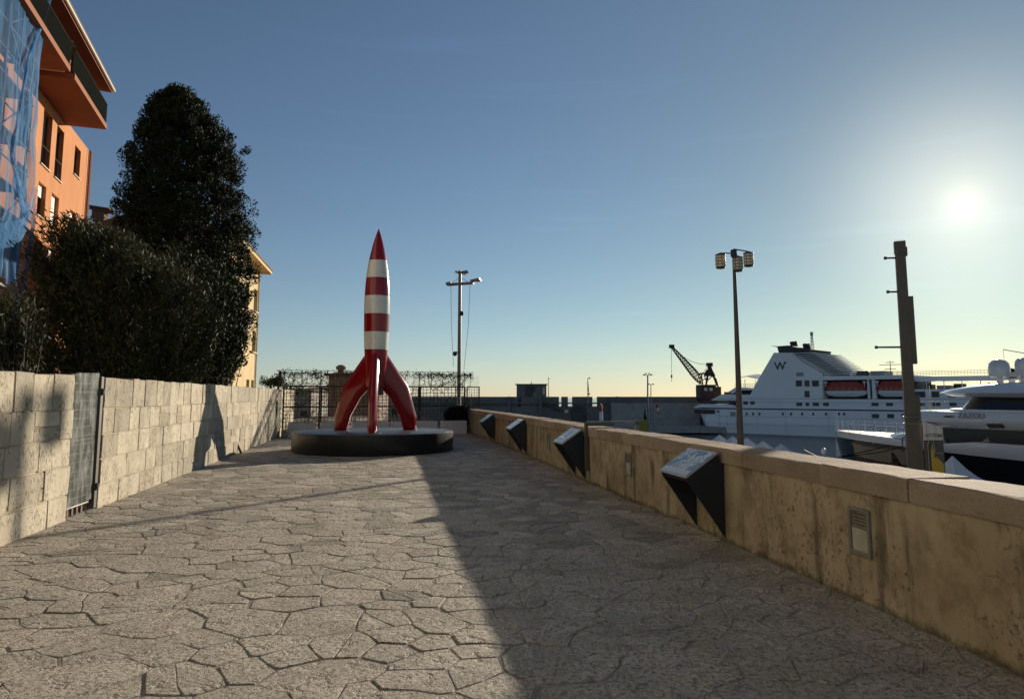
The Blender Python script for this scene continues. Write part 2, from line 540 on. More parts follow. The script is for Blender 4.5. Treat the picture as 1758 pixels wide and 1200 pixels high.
    k.l(k.ramp(k.noise(1.1, 5, .6, (2.2, 2.2, .22)), .3, .72, .40, .78), b.inputs[0])
    k.l(tr.outputs[0], b.inputs[1]); k.l(a.outputs[0], b.inputs[2])
    k.l(b.outputs[0], k.t.nodes['Material Output'].inputs['Surface'])
    MAT['net'] = k.m
    # scratched clear plastic sheet on the gate
    k = NT('scratched_plastic_sheet')
    tr = k.n('ShaderNodeBsdfTransparent'); tr.inputs[0].default_value = (.72, .76, .74, 1)
    gl = k.p; gl.inputs['Base Color'].default_value = (.42, .43, .41, 1); gl.inputs['Roughness'].default_value = .3
    b = k.n('ShaderNodeMixShader')
    k.l(k.ramp(k.noise(9, 6, .7, (1, 1, .3)), .38, .78, .10, .60), b.inputs[0])
    k.l(tr.outputs[0], b.inputs[1]); k.l(gl.outputs[0], b.inputs[2])
    k.l(b.outputs[0], k.t.nodes['Material Output'].inputs['Surface'])
    MAT['plastic'] = k.m
    # clear fence pane
    k = NT('clear_glass_pane')
    tr = k.n('ShaderNodeBsdfTransparent'); tr.inputs[0].default_value = (.96, .97, .97, 1)
    gl = k.n('ShaderNodeBsdfGlossy'); gl.inputs['Roughness'].default_value = .03
    b = k.n('ShaderNodeMixShader'); b.inputs[0].default_value = .05
    k.l(tr.outputs[0], b.inputs[1]); k.l(gl.outputs[0], b.inputs[2])
    k.l(b.outputs[0], k.t.nodes['Material Output'].inputs['Surface'])
    MAT['clear'] = k.m

    def leaf(name, c1, c2, rough=.45, tl_w=.22, scale=1.3):
        k = NT(name)
        c = k.mix(k.ramp(k.noise(scale, 4, .6), .35, .65), c1, c2)
        k.out(c, rough, None, spec=.12)
        tl = k.n('ShaderNodeBsdfTranslucent'); k.l(c, tl.inputs['Color'])
        b = k.n('ShaderNodeMixShader'); b.inputs[0].default_value = tl_w
        k.l(k.p.outputs[0], b.inputs[1]); k.l(tl.outputs[0], b.inputs[2])
        k.l(b.outputs[0], k.t.nodes['Material Output'].inputs['Surface'])
        return k.m
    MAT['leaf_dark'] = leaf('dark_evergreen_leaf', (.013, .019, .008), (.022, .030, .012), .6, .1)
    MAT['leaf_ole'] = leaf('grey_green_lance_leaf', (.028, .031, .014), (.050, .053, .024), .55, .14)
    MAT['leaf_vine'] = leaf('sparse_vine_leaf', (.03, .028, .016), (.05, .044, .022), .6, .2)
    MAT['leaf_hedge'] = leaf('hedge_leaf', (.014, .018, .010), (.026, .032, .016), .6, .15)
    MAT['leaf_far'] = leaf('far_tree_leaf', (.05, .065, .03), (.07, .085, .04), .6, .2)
    MAT['bark'] = simple('bark', (.09, .07, .05), (.055, .042, .032), 6, .9, .6, 18, .03)
    MAT['stem'] = simple('dry_vine_stem', (.07, .055, .04), (.045, .036, .028), 6, .9)

    # breakwater
    k = NT('weathered_breakwater_stone')
    c = k.mix(k.ramp(k.noise(.09, 6, .6, (1, 1, 2)), .3, .7), (.145, .14, .125), (.205, .195, .175))
    c = k.mix(k.ramp(k.noise(.6, 6, .7), .5, .75, 0, .7), c, (.13, .125, .11))
    MAT['breakwater'] = k.out(c, .9, k.bump(k.noise(.8, 6, .65), .8, .25), spec=.2)
    MAT['breakwater_dark'] = simple('dark_quay_stone', (.09, .085, .075), (.06, .058, .052), .5, .85, .6, 1.2, .2)  # darker stone tone for the arch, stair and door bay
    MAT['concrete'] = simple('pale_concrete', (.36, .345, .31), (.28, .27, .245), .6, .85, .3, 3, .05)
    MAT['quay_ground'] = simple('quay_paving', (.24, .225, .20), (.18, .17, .155), .3, .85, .2, 3, .03)
    MAT['soil'] = simple('garden_soil', (.10, .08, .055), (.065, .055, .04), .8, .95, .5, 9, .04)
    MAT['asphalt'] = simple('street_asphalt', (.055, .054, .052), (.042, .041, .04), .8, .9, .2, 20)
    # water
    k = NT('harbour_water')
    hh = k.math('ADD', k.noise(.5, 4, .6, (1, .6, 1)), k.math('MULTIPLY', k.noise(2.4, 4, .6, (1, .5, 1)), .4))
    MAT['water'] = k.out((.012, .022, .028), .10, k.bump(hh, .7, .35), spec=.5)
    # boats
    MAT['ship_white'] = simple('ship_white_paint', (.82, .83, .84), (.75, .76, .77), .12, .42, spec=.4)
    MAT['ship_navy'] = simple('ship_navy_paint', (.012, .013, .035), None, rough=.4)
    MAT['ship_glass'] = simple('ship_window_glass', (.03, .038, .042), (.06, .072, .075), .5, .3, spec=.3)
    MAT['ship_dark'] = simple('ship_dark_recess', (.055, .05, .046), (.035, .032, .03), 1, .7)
    MAT['ship_grey'] = simple('ship_grey_paint', (.30, .30, .30), (.24, .24, .24), 1, .5)
    MAT['boat_red'] = simple('lifeboat_orange_red', (.36, .035, .02), (.30, .03, .018), 1, .45)
    MAT['yacht_white'] = simple('yacht_gelcoat', (.66, .665, .67), None, rough=.14, spec=.5, coat=.5)
    MAT['yacht_black'] = simple('yacht_black_hull', (.010, .011, .012), None, rough=.07, spec=.5, coat=.4)
    MAT['teak'] = simple('teak_deck', (.46, .34, .20), (.40, .29, .17), 3, .6)
    MAT['chrome'] = simple('stainless_rail', (.62, .62, .62), None, rough=.18, metal=.9)
    MAT['letter_dark'] = simple('dark_lettering', (.03, .03, .04), None, rough=.5)
    MAT['letter_grey'] = simple('steel_lettering', (.22, .235, .26), None, rough=.3, metal=.3)
    MAT['tent'] = simple('white_tent_canvas', (.72, .71, .69), (.66, .65, .63), 2, .7)
    MAT['banner'] = simple('grey_banner_cloth', (.115, .10, .08), (.095, .082, .066), 3, .85)
    MAT['banner_white'] = simple('white_banner_cloth', (.62, .58, .50), None, rough=.8)
    MAT['banner_yellow'] = simple('yellow_banner_print', (.55, .33, .035), None, rough=.8)
    MAT['crane'] = simple('maroon_crane_paint', (.060, .026, .022), (.042, .020, .018), .6, .7, .2, 3)
    MAT['red_flag'] = simple('red_marker_paint', (.50, .03, .025), None, rough=.6)
    MAT['yellow_box'] = simple('yellow_green_paint', (.30, .27, .04), (.25, .22, .035), 2, .6)
    MAT['far_wall'] = simple('far_building_render', (.24, .18, .14), (.19, .145, .11), .4, .9)
    MAT['far_wall2'] = simple('far_building_pale', (.32, .285, .245), (.26, .235, .20), .4, .9)
    # amber lantern glass, lets the low sun through
    k = NT('amber_lantern_glass')
    c = k.mix(k.ramp(k.noise(4, 3, .5), .3, .7), (.78, .73, .60), (.70, .65, .52))
    k.out(c, .4, None)
    tl = k.n('ShaderNodeBsdfTranslucent'); k.l(c, tl.inputs['Color'])
    b = k.n('ShaderNodeMixShader'); b.inputs[0].default_value = .5
    k.l(k.p.outputs[0], b.inputs[1]); k.l(tl.outputs[0], b.inputs[2])
    k.l(b.outputs[0], k.t.nodes['Material Output'].inputs['Surface'])
    MAT['amber'] = k.m

    # printed map on the reading panels (flat print, in the panel's own UV space)
    def map_print(name, ox, oy, sea, land):
        k = NT(name)
        uv = k.n('ShaderNodeUVMap')
        mp = k.n('ShaderNodeMapping'); mp.inputs['Location'].default_value = (ox, oy, 0)
        k.l(uv.outputs[0], mp.inputs[0])
        n1 = k.n('ShaderNodeTexNoise'); n1.inputs['Scale'].default_value = 2.6; n1.inputs['Detail'].default_value = 7
        n1.inputs['Roughness'].default_value = .55; k.l(mp.outputs[0], n1.inputs['Vector'])
        n2 = k.n('ShaderNodeTexNoise'); n2.inputs['Scale'].default_value = 22; n2.inputs['Detail'].default_value = 5
        k.l(mp.outputs[0], n2.inputs['Vector'])
        landc = k.mix(k.ramp(n2.outputs['Fac'], .35, .65), land, (.33, .33, .31))
        seac = k.mix(k.ramp(n2.outputs['Fac'], .3, .7), sea, [c * 1.25 for c in sea])
        c = k.mix(k.ramp(n1.outputs['Fac'], .50, .53), seac, landc)
        c = k.mix(k.math('MULTIPLY', k.ramp(n1.outputs['Fac'], .485, .50), k.ramp(n1.outputs['Fac'], .545, .52)), c, (.55, .54, .50))
        sp = k.n('ShaderNodeSeparateXYZ'); k.l(uv.outputs[0], sp.inputs[0])
        lines = k.ramp(k.math('SINE', k.math('MULTIPLY', sp.outputs['Y'], 190.0)), -.1, .3)
        n3 = k.n('ShaderNodeTexNoise'); n3.inputs['Scale'].default_value = 45
        k.l(uv.outputs[0], n3.inputs['Vector'])
        txt = k.math('MULTIPLY', lines, k.ramp(n3.outputs['Fac'], .42, .46))
        tcol = k.mix(k.math('MULTIPLY', txt, .6), (.50, .49, .47), (.12, .12, .12))
        c = k.mix(k.ramp(sp.outputs['Y'], .195, .20), tcol, c)
        return k.out(c, .2, None, spec=.5, coat=.3)
    MAT['maps'] = [map_print('harbour_map_print', 3.1, 7.7, (.085, .135, .175), (.20, .205, .185)),
                   map_print('coast_map_print', 9.4, 1.3, (.16, .20, .24), (.36, .35, .33)),
                   map_print('town_map_print', 5.9, 4.2, (.22, .25, .27), (.42, .41, .39)),
                   map_print('old_map_print', 1.2, 8.8, (.30, .32, .33), (.18, .19, .19))]


make_materials()


# ------------------------------------------------------------------ lines of the terrace
def lw_x(y): return -5.96 - 0.1805 * (y - 10.42)          # foot of the left wall
LWD = Vector((-0.1805, 1, 0)).normalized()                 # its direction, away from the camera
LWN = Vector((LWD.y, -LWD.x, 0))                           # its face, towards the terrace

PY = [-4, 0, 4.26, 8.09, 13.35, 19.94, 25.8, 32.4]
PX = [3.78, 3.40, 2.93, 2.38, 1.45, .35, -.72, -2.06]


def pw_x(y):                                               # foot of the right parapet, gently curved
    i = 0
    while i < len(PY) - 2 and y > PY[i + 1]: i += 1
    def tang(j):
        a, b = max(0, j - 1), min(len(PY) - 1, j + 1)
        return (PX[b] - PX[a]) / (PY[b] - PY[a])
    h = PY[i + 1] - PY[i]; t = (y - PY[i]) / h
    return ((2 * t**3 - 3 * t**2 + 1) * PX[i] + (t**3 - 2 * t**2 + t) * h * tang(i)
            + (-2 * t**3 + 3 * t**2) * PX[i + 1] + (t**3 - t**2) * h * tang(i + 1))


def pw_frame(y):
    d = Vector((pw_x(y + .05) - pw_x(y - .05), .1, 0)).normalized()     # along, away from camera
    n = Vector((-d.y, d.x, 0))                                          # towards the terrace (left)
    return Vector((pw_x(y), y, 0)), d, n


WATER_Z, QUAY_Z = -7.4, -5.5


# ------------------------------------------------------------------ ground sheets
def ground():
    m = MB()
    S = 3500
    m.quad((-S, -S, WATER_Z), (S, -S, WATER_Z), (S, S, WATER_Z), (-S, S, WATER_Z))
    tag(m.build('sea_water', MAT['water']), kind='structure')
    # terrace slab, the mortar bed shows in the joints
    ys = np.linspace(-4, 32.4, 60)
    m = MB()
    L = [Vector((lw_x(y) - .3, y, -.0048)) for y in ys]
    R = [Vector((pw_x(y) + .3, y, -.0048)) for y in ys]
    for i in range(len(ys) - 1):
        m.quad(L[i], R[i], R[i + 1], L[i + 1])
    # drop on the right side
    D = [Vector((p.x + .16, p.y, QUAY_Z - .2)) for p in R]
    for i in range(len(ys) - 1):
        m.quad(R[i], D[i], D[i + 1], R[i + 1])
    pav = tag(m.build('pavement', MAT['mortar']), kind='structure')
    # quay below, on the right
    m = MB()
    pts = [(pw_x(0) + .2, -4), (38, -4), (34, 20), (27, 80), (-40, 80), (-40, 34), (-2.2, 33.5), (pw_x(20) + .2, 20)]
    m.prism([(x, y, WATER_Z - 1) for x, y in pts], (0, 0, QUAY_Z - WATER_Z + 1))
    tag(fixn(m.build('quay', MAT['quay_ground'])), kind='structure')
    # garden behind the left wall
    m = MB()
    pts = [(lw_x(-4) - .25, -4), (lw_x(33.2) - .25, 33.2), (-11.5, 60), (-80, 60), (-80, -30), (lw_x(-30) - .25, -30)]
    m.prism([(x, y, -9) for x, y in pts], (0, 0, 8.93))
    tag(fixn(m.build('garden_ground', MAT['soil'])), kind='structure')
    # street beyond the trellis
    m = MB()
    pts = [(-9.9, 33.1), (-2.1, 33.1), (-2.1, 42), (-11.2, 60), (-10.9, 60)]
    m.prism([(x, y, -8) for x, y in pts], (0, 0, 5.2))
    tag(fixn(m.build('street', MAT['asphalt'])), kind='structure')
    return pav


pavement = ground()


def split_polys():
    """irregular flagstones of mixed size: a weighted Voronoi division of the terrace"""
    r = random.Random(4)
    pts, rad = [], []
    cell = {}
    def ok(x, y, d):
        cx, cy = int(x // .8), int(y // .8)
        for i in (-1, 0, 1):
            for j in (-1, 0, 1):
                for k in cell.get((cx + i, cy + j), ()):
                    if (pts[k][0] - x) ** 2 + (pts[k][1] - y) ** 2 < (.5 * (d + rad[k])) ** 2: return False
        return True
    for att in range(42000):
        y = r.uniform(-4.3, 32.6); x = r.uniform(lw_x(y) - .3, pw_x(min(y, 32.3)) + .3)
        d = r.choice((.24, .30, .36, .44, .54, .66)) if att < 9000 else r.choice((.22, .28, .34))
        if ok(x, y, d):
            cell.setdefault((int(x // .8), int(y // .8)), []).append(len(pts)); pts.append((x, y)); rad.append(d)
    P = np.array(pts); W = (np.array(rad) * .42) ** 2
    out = []
    for i in range(len(P)):
        d2 = ((P - P[i]) ** 2).sum(1); nb = np.argsort(d2)[1:22]
        poly = [(P[i][0] - 1, P[i][1] - 1), (P[i][0] + 1, P[i][1] - 1), (P[i][0] + 1, P[i][1] + 1), (P[i][0] - 1, P[i][1] + 1)]
        for j in nb:
            n = P[j] - P[i]; cst = (P[j] @ P[j] - P[i] @ P[i] + W[i] - W[j]) / 2
            res = []
            for k in range(len(poly)):
                a, b = poly[k], poly[(k + 1) % len(poly)]
                da, db = a[0] * n[0] + a[1] * n[1] - cst, b[0] * n[0] + b[1] * n[1] - cst
                if da <= 0: res.append(a)
                if da * db < 0:
                    t = da / (da - db); res.append((a[0] + (b[0] - a[0]) * t, a[1] + (b[1] - a[1]) * t))
            poly = res
            if len(poly) < 3: break
        if len(poly) < 3: continue
        # trim to the terrace
        lim = []
        for x, y in poly:
            y = min(32.35, y); lim.append((min(max(x, lw_x(y) - .04), pw_x(y) + .03), y))
        ar = abs(sum(lim[k][0] * lim[(k + 1) % len(lim)][1] - lim[(k + 1) % len(lim)][0] * lim[k][1] for k in range(len(lim)))) / 2
        if ar < .01: continue
        if ar > .13 and r.random() < .62:                 # some slabs are broken in two
            c = (sum(p[0] for p in lim) / len(lim), sum(p[1] for p in lim) / len(lim)); an = r.uniform(0, math.pi)
            c = (c[0] + r.uniform(-.06, .06), c[1] + r.uniform(-.06, .06)); nx, ny = math.cos(an), math.sin(an)
            A, B = [], []
            for k in range(len(lim)):
                a, b = lim[k], lim[(k + 1) % len(lim)]
                da = (a[0] - c[0]) * nx + (a[1] - c[1]) * ny; db = (b[0] - c[0]) * nx + (b[1] - c[1]) * ny
                (A if da >= 0 else B).append(a)
                if da * db < 0:
                    t = da / (da - db); q = (a[0] + (b[0] - a[0]) * t, a[1] + (b[1] - a[1]) * t); A.append(q); B.append(q)
            out += [p for p in (A, B) if len(p) > 2]
        else: out.append(lim)
    return out


def flagstones():
    r = random.Random(8)
    items = []

    def warp(x, y):
        w = noise.noise_vector(Vector((x * 1.3, y * 1.3, 3.3))) * .12 + noise.noise_vector(Vector((x * 3.1, y * 3.1, 9.1))) * .045 + noise.noise_vector(Vector((x * 9.5, y * 9.5, 5.5))) * .018
        return x + w.x, y + w.y
    for p in split_polys():
        q = []
        step = .17
        for i in range(len(p)):
            a, b = p[i], p[(i + 1) % len(p)]
            L = math.hypot(b[0] - a[0], b[1] - a[1]); n = max(1, round(L / step))
            for k in range(n): q.append((a[0] + (b[0] - a[0]) * k / n, a[1] + (b[1] - a[1]) * k / n))
        q = [e for i_, e in enumerate(q) if math.hypot(e[0] - q[i_ - 1][0], e[1] - q[i_ - 1][1]) > .02]
        if len(q) < 3: continue
        q = [warp(*s) for s in q]
        cx = sum(s[0] for s in q) / len(q); cy = sum(s[1] for s in q) / len(q)
        # round the corners a little
        n = len(q)
        q = [(.88 * q[i][0] + .06 * (q[i - 1][0] + q[(i + 1) % n][0]), .88 * q[i][1] + .06 * (q[i - 1][1] + q[(i + 1) % n][1])) for i in range(n)]
        gap = r.choice((.0008, .0012, .002, .003, .005, .010))

        def shrink(g):
            out = []
            for x, y in q:
                dx, dy = cx - x, cy - y; L = math.hypot(dx, dy) or 1
                out.append((x + dx / L * min(g, L * .6), y + dy / L * min(g, L * .6)))
            return out
        z0 = r.uniform(-.0025, .003)
        tx, ty = r.gauss(0, .006), r.gauss(0, .006)

        def zt(x, y, base): return base + z0 + (x - cx) * tx + (y - cy) * ty
        r0, r1, r2 = shrink(gap), shrink(gap + .0055), shrink(gap + .05)
        verts = [(x, y, -.03) for x, y in r0] + [(x, y, zt(x, y, -.004)) for x, y in r0] + [(x, y, zt(x, y, 0.0)) for x, y in r1] + [(cx, cy, zt(cx, cy, .002))]
        n = len(q); faces = []
        for k in range(n):
            k2 = (k + 1) % n
            faces.append((k, k2, n + k2, n + k))
            faces.append((n + k, n + k2, 2 * n + k2, 2 * n + k))
            faces.append((2 * n + k, 2 * n + k2, 3 * n))
        # size in the picture
        d = max(cy, .3)
        vis = 1.0
        if cy < 2.4 or abs(cx) > .74 * cy + .4: vis = 0
        poly = sum(q[i][0] * q[(i + 1) % n][1] - q[(i + 1) % n][0] * q[i][1] for i in range(n)) / 2
        if poly < 0: faces = [tuple(reversed(f)) for f in faces]
        items.append((vis * abs(poly) / d**3, verts, faces))
    items.sort(key=lambda t: -t[0])
    for _, v, f in items[:300]:
        me = bpy.data.meshes.new('paving_stone'); me.from_pydata(v, [], f); me.materials.append(MAT['paving'])
        o = bpy.data.objects.new('paving_stone', me); col.objects.link(o); o.parent = pavement
    V, F = [], []
    for _, v, f in items[300:]:
        b = len(V); V += v; F += [tuple(i + b for i in t) for t in f]
    me = bpy.data.meshes.new('paving_stones'); me.from_pydata(V, [], F); me.materials.append(MAT['paving'])
    o = bpy.data.objects.new('paving_stones', me); col.objects.link(o); o.parent = pavement; o['kind'] = 'stuff'
    print('flagstones', len(items))


flagstones()


# ------------------------------------------------------------------ left wall of limestone blocks
WALL_H = 1.87


def block(m, s0, s1, z0, z1, proud, base_y, depth=.36):
    """one block of the left wall; s along the wall from base_y"""
    def P(s, o, z): return Vector((lw_x(base_y), base_y, 0)) + LWD * s + LWN * o + Vector((0, 0, z))
    b = .007
    j = lambda: rnd.uniform(-.011, .011)
    c = [(s0 + j(), z0 + j()), (s1 + j(), z0 + j()), (s1 + j(), z1 + j()), (s0 + j(), z1 + j())]
    ins = [(c[0][0] + b, c[0][1] + b), (c[1][0] - b, c[1][1] + b), (c[2][0] - b, c[2][1] - b), (c[3][0] + b, c[3][1] - b)]
    back = [P(s, -depth, z) for s, z in c]
    mid = [P(s, proud - .012, z) for s, z in c]
    fr = [P(s, proud + rnd.uniform(-.003, .003), z) for s, z in ins]
    m.loft([back, mid, fr])


def left_wall(y0, y1, label, seed):
    r = random.Random(seed)
    L = (y1 - y0) / LWD.y
    org = Vector((lw_x(y0), y0, 0))
    t = thing('stone_wall', org, label, 'wall')
    core = MB()
    P = lambda s, o, z: org + LWD * s + LWN * o + Vector((0, 0, z))
    core.hexa([P(.03, -.34, -.1), P(.03, -.012, -.1), P(L - .03, -.012, -.1), P(L - .03, -.34, -.1)],
              [P(.03, -.34, WALL_H - .03), P(.03, -.012, WALL_H - .03), P(L - .03, -.012, WALL_H - .03), P(L - .03, -.34, WALL_H - .03)])
    fixn(core.build('mortar_core', MAT['wall_mortar'], t))
    zs = [-.05, .33, .70, 1.05, 1.42, WALL_H]
    n = 0
    for ci in range(5):
        s = 0.0
        while s < L - .01:
            w = r.choice((.38, .46, .55, .66, .8, .95)) * (1.0 if ci < 4 else .8)
            if L - s - w < .3: w = L - s
            e = s + w
            z0, z1 = zs[ci], zs[ci + 1]
            g = .006
            if w > .6 and r.random() < .18 and ci < 4:
                zm = z0 + (z1 - z0) * r.uniform(.42, .6)
                parts = [(s, e, z0, zm), (s, e, zm, z1)]
            else:
                parts = [(s, e, z0, z1)]
            for a, b2, c, d in parts:
                m = MB()
                block(m, a + g, b2 - g, c + g, d - (g if ci < 4 else -r.uniform(-.008, .008)), r.uniform(-.004, .012), y0)
                fixn(m.build('stone_block', MAT['limestone'], t)); n += 1
            s = e
    print('wall blocks', n)
    return t


left_wall(-3.0, 9.44, 'pale limestone block wall in the left foreground, nearer side of the mesh gate', 3)
left_wall(10.46, 33.0, 'long pale limestone block wall running from the mesh gate to the trellis', 5)


def gate():
    y0, y1 = 9.46, 10.44
    o0 = Vector((lw_x(y0), y0, 0)); L = (y1 - y0) / LWD.y
    P = lambda s, o, z: o0 + LWD * s + LWN * o + Vector((0, 0, z))
    t = thing('wall_gate', P(L / 2, 0, 0), 'narrow gate of wire mesh behind a scratched clear sheet in limestone wall', 'gate')
    m = MB()
    for s in (.03, L - .17):
        m.tube(P(s, -.06, .1), P(s, -.06, 1.9), .016)
    for z in (.12, 1.0, 1.88):
        m.tube(P(.03, -.06, z), P(L - .17, -.06, z), .014)
    m.build('frame', MAT['steel'], t, 40)
    m = MB()
    for k in range(1, 15):
        z = .12 + k * .118
        m.box(P((L - .14) / 2, -.045, z), (L - .2, .006, .022), math.atan2(LWD.y, LWD.x))
    for k in range(1, 9):
        s = .03 + k * (L - .2) / 9
        m.tube(P(s, -.05, .14), P(s, -.05, 1.86), .003, n=4)
    m.build('wire_mesh', MAT['steel'], t)
    m = MB()
    m.prism([P(.0, -.03, .13), P(L - .15, -.03, .16), P(L - .14, -.03, 1.93), P(.06, -.03, 1.91)], LWN * .005)
    fixn(m.build('clear_sheet', MAT['plastic'], t))
    for k in range(5):
        m = MB(); s = .08 + k * .15
        m.box(P(s, -.09, .1), (.05, .02, .24), math.atan2(LWD.y, LWD.x))
        m.build('slat', MAT['wood_frame'], t)
    m = MB()
    m.box(P(L - .06, -.05, .95), (.10, .09, 1.86), math.atan2(LWD.y, LWD.x))
    m.box(P(L - .115, -.02, .95), (.02, .05, 1.84), math.atan2(LWD.y, LWD.x))
    m.build('post', MAT['bronze_steel'], t)
    for z in (.32, 1.66):
        m = MB()
        m.tube(P(L - .10, .02, z - .05), P(L - .10, .02, z + .05), .022)
        m.box(P(L - .06, .012, z), (.1, .03, .04), math.atan2(LWD.y, LWD.x))
        m.build('hinge', MAT['dark_steel'], t)
    # dark wall of the yard behind
    m = MB(); m.box(P(L / 2, -1.5, .9), (3.6, .15, 2.0), math.atan2(LWD.y, LWD.x))
    tag(m.build('yard_wall', MAT['maroon']), 'dark plain yard wall seen through the mesh gate', 'wall')


gate()


# ------------------------------------------------------------------ right parapet
PAR_H, COP_H, PAR_T = 1.02, .165, .46
PAR_Y0, PAR_Y1 = -3.6, 32.2


def parapet():
    t = thing('parapet', (pw_x(8), 8, 0), 'ochre rendered parapet with rough stone coping along the right side', 'wall')
    ys = np.arange(PAR_Y0, PAR_Y1 + .01, .3)
    rings = []
    for y in ys:
        p, d, n = pw_frame(y)
        prof = [(0, -.1), (.0, .02), (.004, PAR_H - COP_H), (-PAR_T, PAR_H - COP_H), (-PAR_T, -.1)]
        rings.append([p + n * o + Vector((0, 0, z)) for o, z in prof])
    m = MB(); m.loft(rings); fixn(m.build('rendered_wall', MAT['render'], t))
    y = PAR_Y0; r = random.Random(2)
    while y < PAR_Y1 - .2:
        e = min(PAR_Y1, y + r.uniform(.95, 1.45))
        if PAR_Y1 - e < .5: e = PAR_Y1
        m = MB(); rings = []
        dz, dn = r.uniform(-.004, .004), r.uniform(-.005, .005)
        cuts = [y + .004, y + .014, y + (e - y) * .25, y + (e - y) * .5, y + (e - y) * .75, e - .014, e - .004]
        for i, yy in enumerate(cuts):
            p, d, n = pw_frame(yy)
            s = .006 if i in (0, len(cuts) - 1) else 0
            z0, z1 = PAR_H - COP_H + .003, PAR_H + dz
            f, bk = .030 + dn - s, -PAR_T - .03 + s
            prof = [(f, z0 + s), (f + .003, z1 - .032), (f - .006, z1 - .010 - s), (f - .034, z1 - s), (bk + .02, z1 - s), (bk, z1 - .02), (bk, z0 + s)]
            jt = lambda: r.uniform(-.006, .006)
            rings.append([p + n * (o + (jt() if q_ in (0, 1, 2, 3) else 0)) + Vector((0, 0, z + (jt() * .8 if q_ in (1, 2, 3, 4) else 0))) for q_, (o, z) in enumerate(prof)])
        m.loft(rings)
        fixn(m.build('coping_stone', MAT['coping'], t))
        y = e
    return t


parapet()


def parapet_post():
    """steel channel frame clamped over the parapet beside the third panel"""
    y = 13.42
    p, d, n = pw_frame(y)
    t = thing('steel_clamp', p + n * .05, 'brown steel channel frame clamped over the parapet beside an information panel', 'frame')
    rz = math.atan2(d.y, d.x)
    m = MB()
    m.box(p + n * .055 + Vector((0, 0, .66)), (.09, .045, .86), rz)
    m.build('upright', MAT['bronze_steel'], t)
    m = MB(); m.box(p + n * -.20 + Vector((0, 0, 1.075)), (.09, .56, .05), rz); m.build('crosspiece', MAT['bronze_steel'], t)
    m = MB(); m.box(p + n * -.46 + d * .0 + Vector((0, 0, 1.10)), (.07, 1.0, .07), rz)
    m.box(p + n * -.93 + Vector((0, 0, .7)), (.07, .06, .9), rz); m.build('outrigger', MAT['steel'], t)


parapet_post()


def wall_light_proto():
    """recessed louvred light; local x along the wall, y out of the wall"""
    t = thing('wall_light', (0, 0, 0), '', 'light', 'louvred lights set into the parapet')
    w, h = .27, .36
    m = MB()
    for x in (-w / 2 + .016, w / 2 - .016): m.bbox((x, .006, 0), (.032, .03, h), .004)
    for z in (-h / 2 + .018, h / 2 - .012): m.bbox((0, .006, z), (w - .066, .028, .03), .004)
    m.box((0, -.012, 0), (w - .03, .012, h - .03))
    m.build('frame', MAT['lamp_frame'], t)
    for k in range(5):
        m = MB()
        m.box((0, .008, h / 2 - .045 - k * .026), (w - .068, .006, .02), M=Matrix.Rotation(math.radians(-38), 4, 'X'))
        m.build('louvre', MAT['lamp_frame'], t)
    m = MB(); m.box((0, .002, -.065), (w - .068, .008, .19)); m.build('glass', MAT['lamp_glass'], t)
    return t


wl = wall_light_proto()
for i, (y, lab) in enumerate(((5.72, 'square louvred wall light in the parapet nearest the camera'),
                              (11.25, 'louvred wall light in the parapet between the two nearest information panels'),
                              (16.85, 'small louvred wall light left of the third nearest information panel'))):
    o = wl if i == 0 else copy_tree(wl)
    p, d, n = pw_frame(y)
    o.location = p + n * .006 + Vector((0, 0, .545))
    o.rotation_euler = (0, 0, math.atan2(d.y, d.x))
    o['label'] = lab


def panel_proto():
    """local x along the wall (towards the camera), y out from the wall, origin on the wall foot"""
    t = thing('information_panel', (0, 0, 0), '', 'information panel', 'information panels on the parapet')
    W = .76
    side = [(.012, .035), (.012, .835), (.045, .86), (.085, .955), (.455, .70), (.44, .655)]
    for x in (-W / 2, W / 2 - .012):
        m = MB(); m.prism([(x, y, z) for y, z in side], (.012, 0, 0))
        fixn(m.build('side_plate', MAT['navy'], t))
    m = MB()
    m.prism([(-W / 2 + .014, .07, .925), (-W / 2 + .014, .44, .672), (-W / 2 + .014, .43, .655), (-W / 2 + .014, .06, .90)], (W - .028, 0, 0))
    fixn(m.build('back_plate', MAT['navy'], t))
    nrm = Vector((0, .955 - .70, .455 - .085)).normalized()
    a, b = Vector((0, .455, .70)), Vector((0, .085, .955))
    e = (b - a).normalized()
    m = MB()
    lo, hi = a - e * .012, b + e * .01
    m.prism([lo + Vector((-W / 2 - .01, 0, 0)), lo + Vector((W / 2 + .01, 0, 0)), hi + Vector((W / 2 + .01, 0, 0)), hi + Vector((-W / 2 - .01, 0, 0))], nrm * .018)
    fixn(m.build('panel_board', MAT['alu'], t))
    m = MB()
    lo2, hi2 = a + nrm * .0215, b + nrm * .0215
    x0, x1 = -W / 2 + .012, W / 2 - .012
    lo2 += e * .012; hi2 -= e * .012
    # seen from the terrace, the reader stands at +y, so print left is local +x
    m.quad(lo2 + Vector((x1, 0, 0)), lo2 + Vector((x0, 0, 0)), hi2 + Vector((x0, 0, 0)), hi2 + Vector((x1, 0, 0)))
    o = m.build('map_print', MAT['maps'][0], t)
    uvl = o.data.uv_layers.new(name='UVMap')
    for li, uv in zip(o.data.polygons[0].loop_indices, ((0, 0), (1.45, 0), (1.45, 1), (0, 1))): uvl.data[li].uv = uv
    for (y, z) in ((.03, .09), (.03, .79)):
        pass
    return t


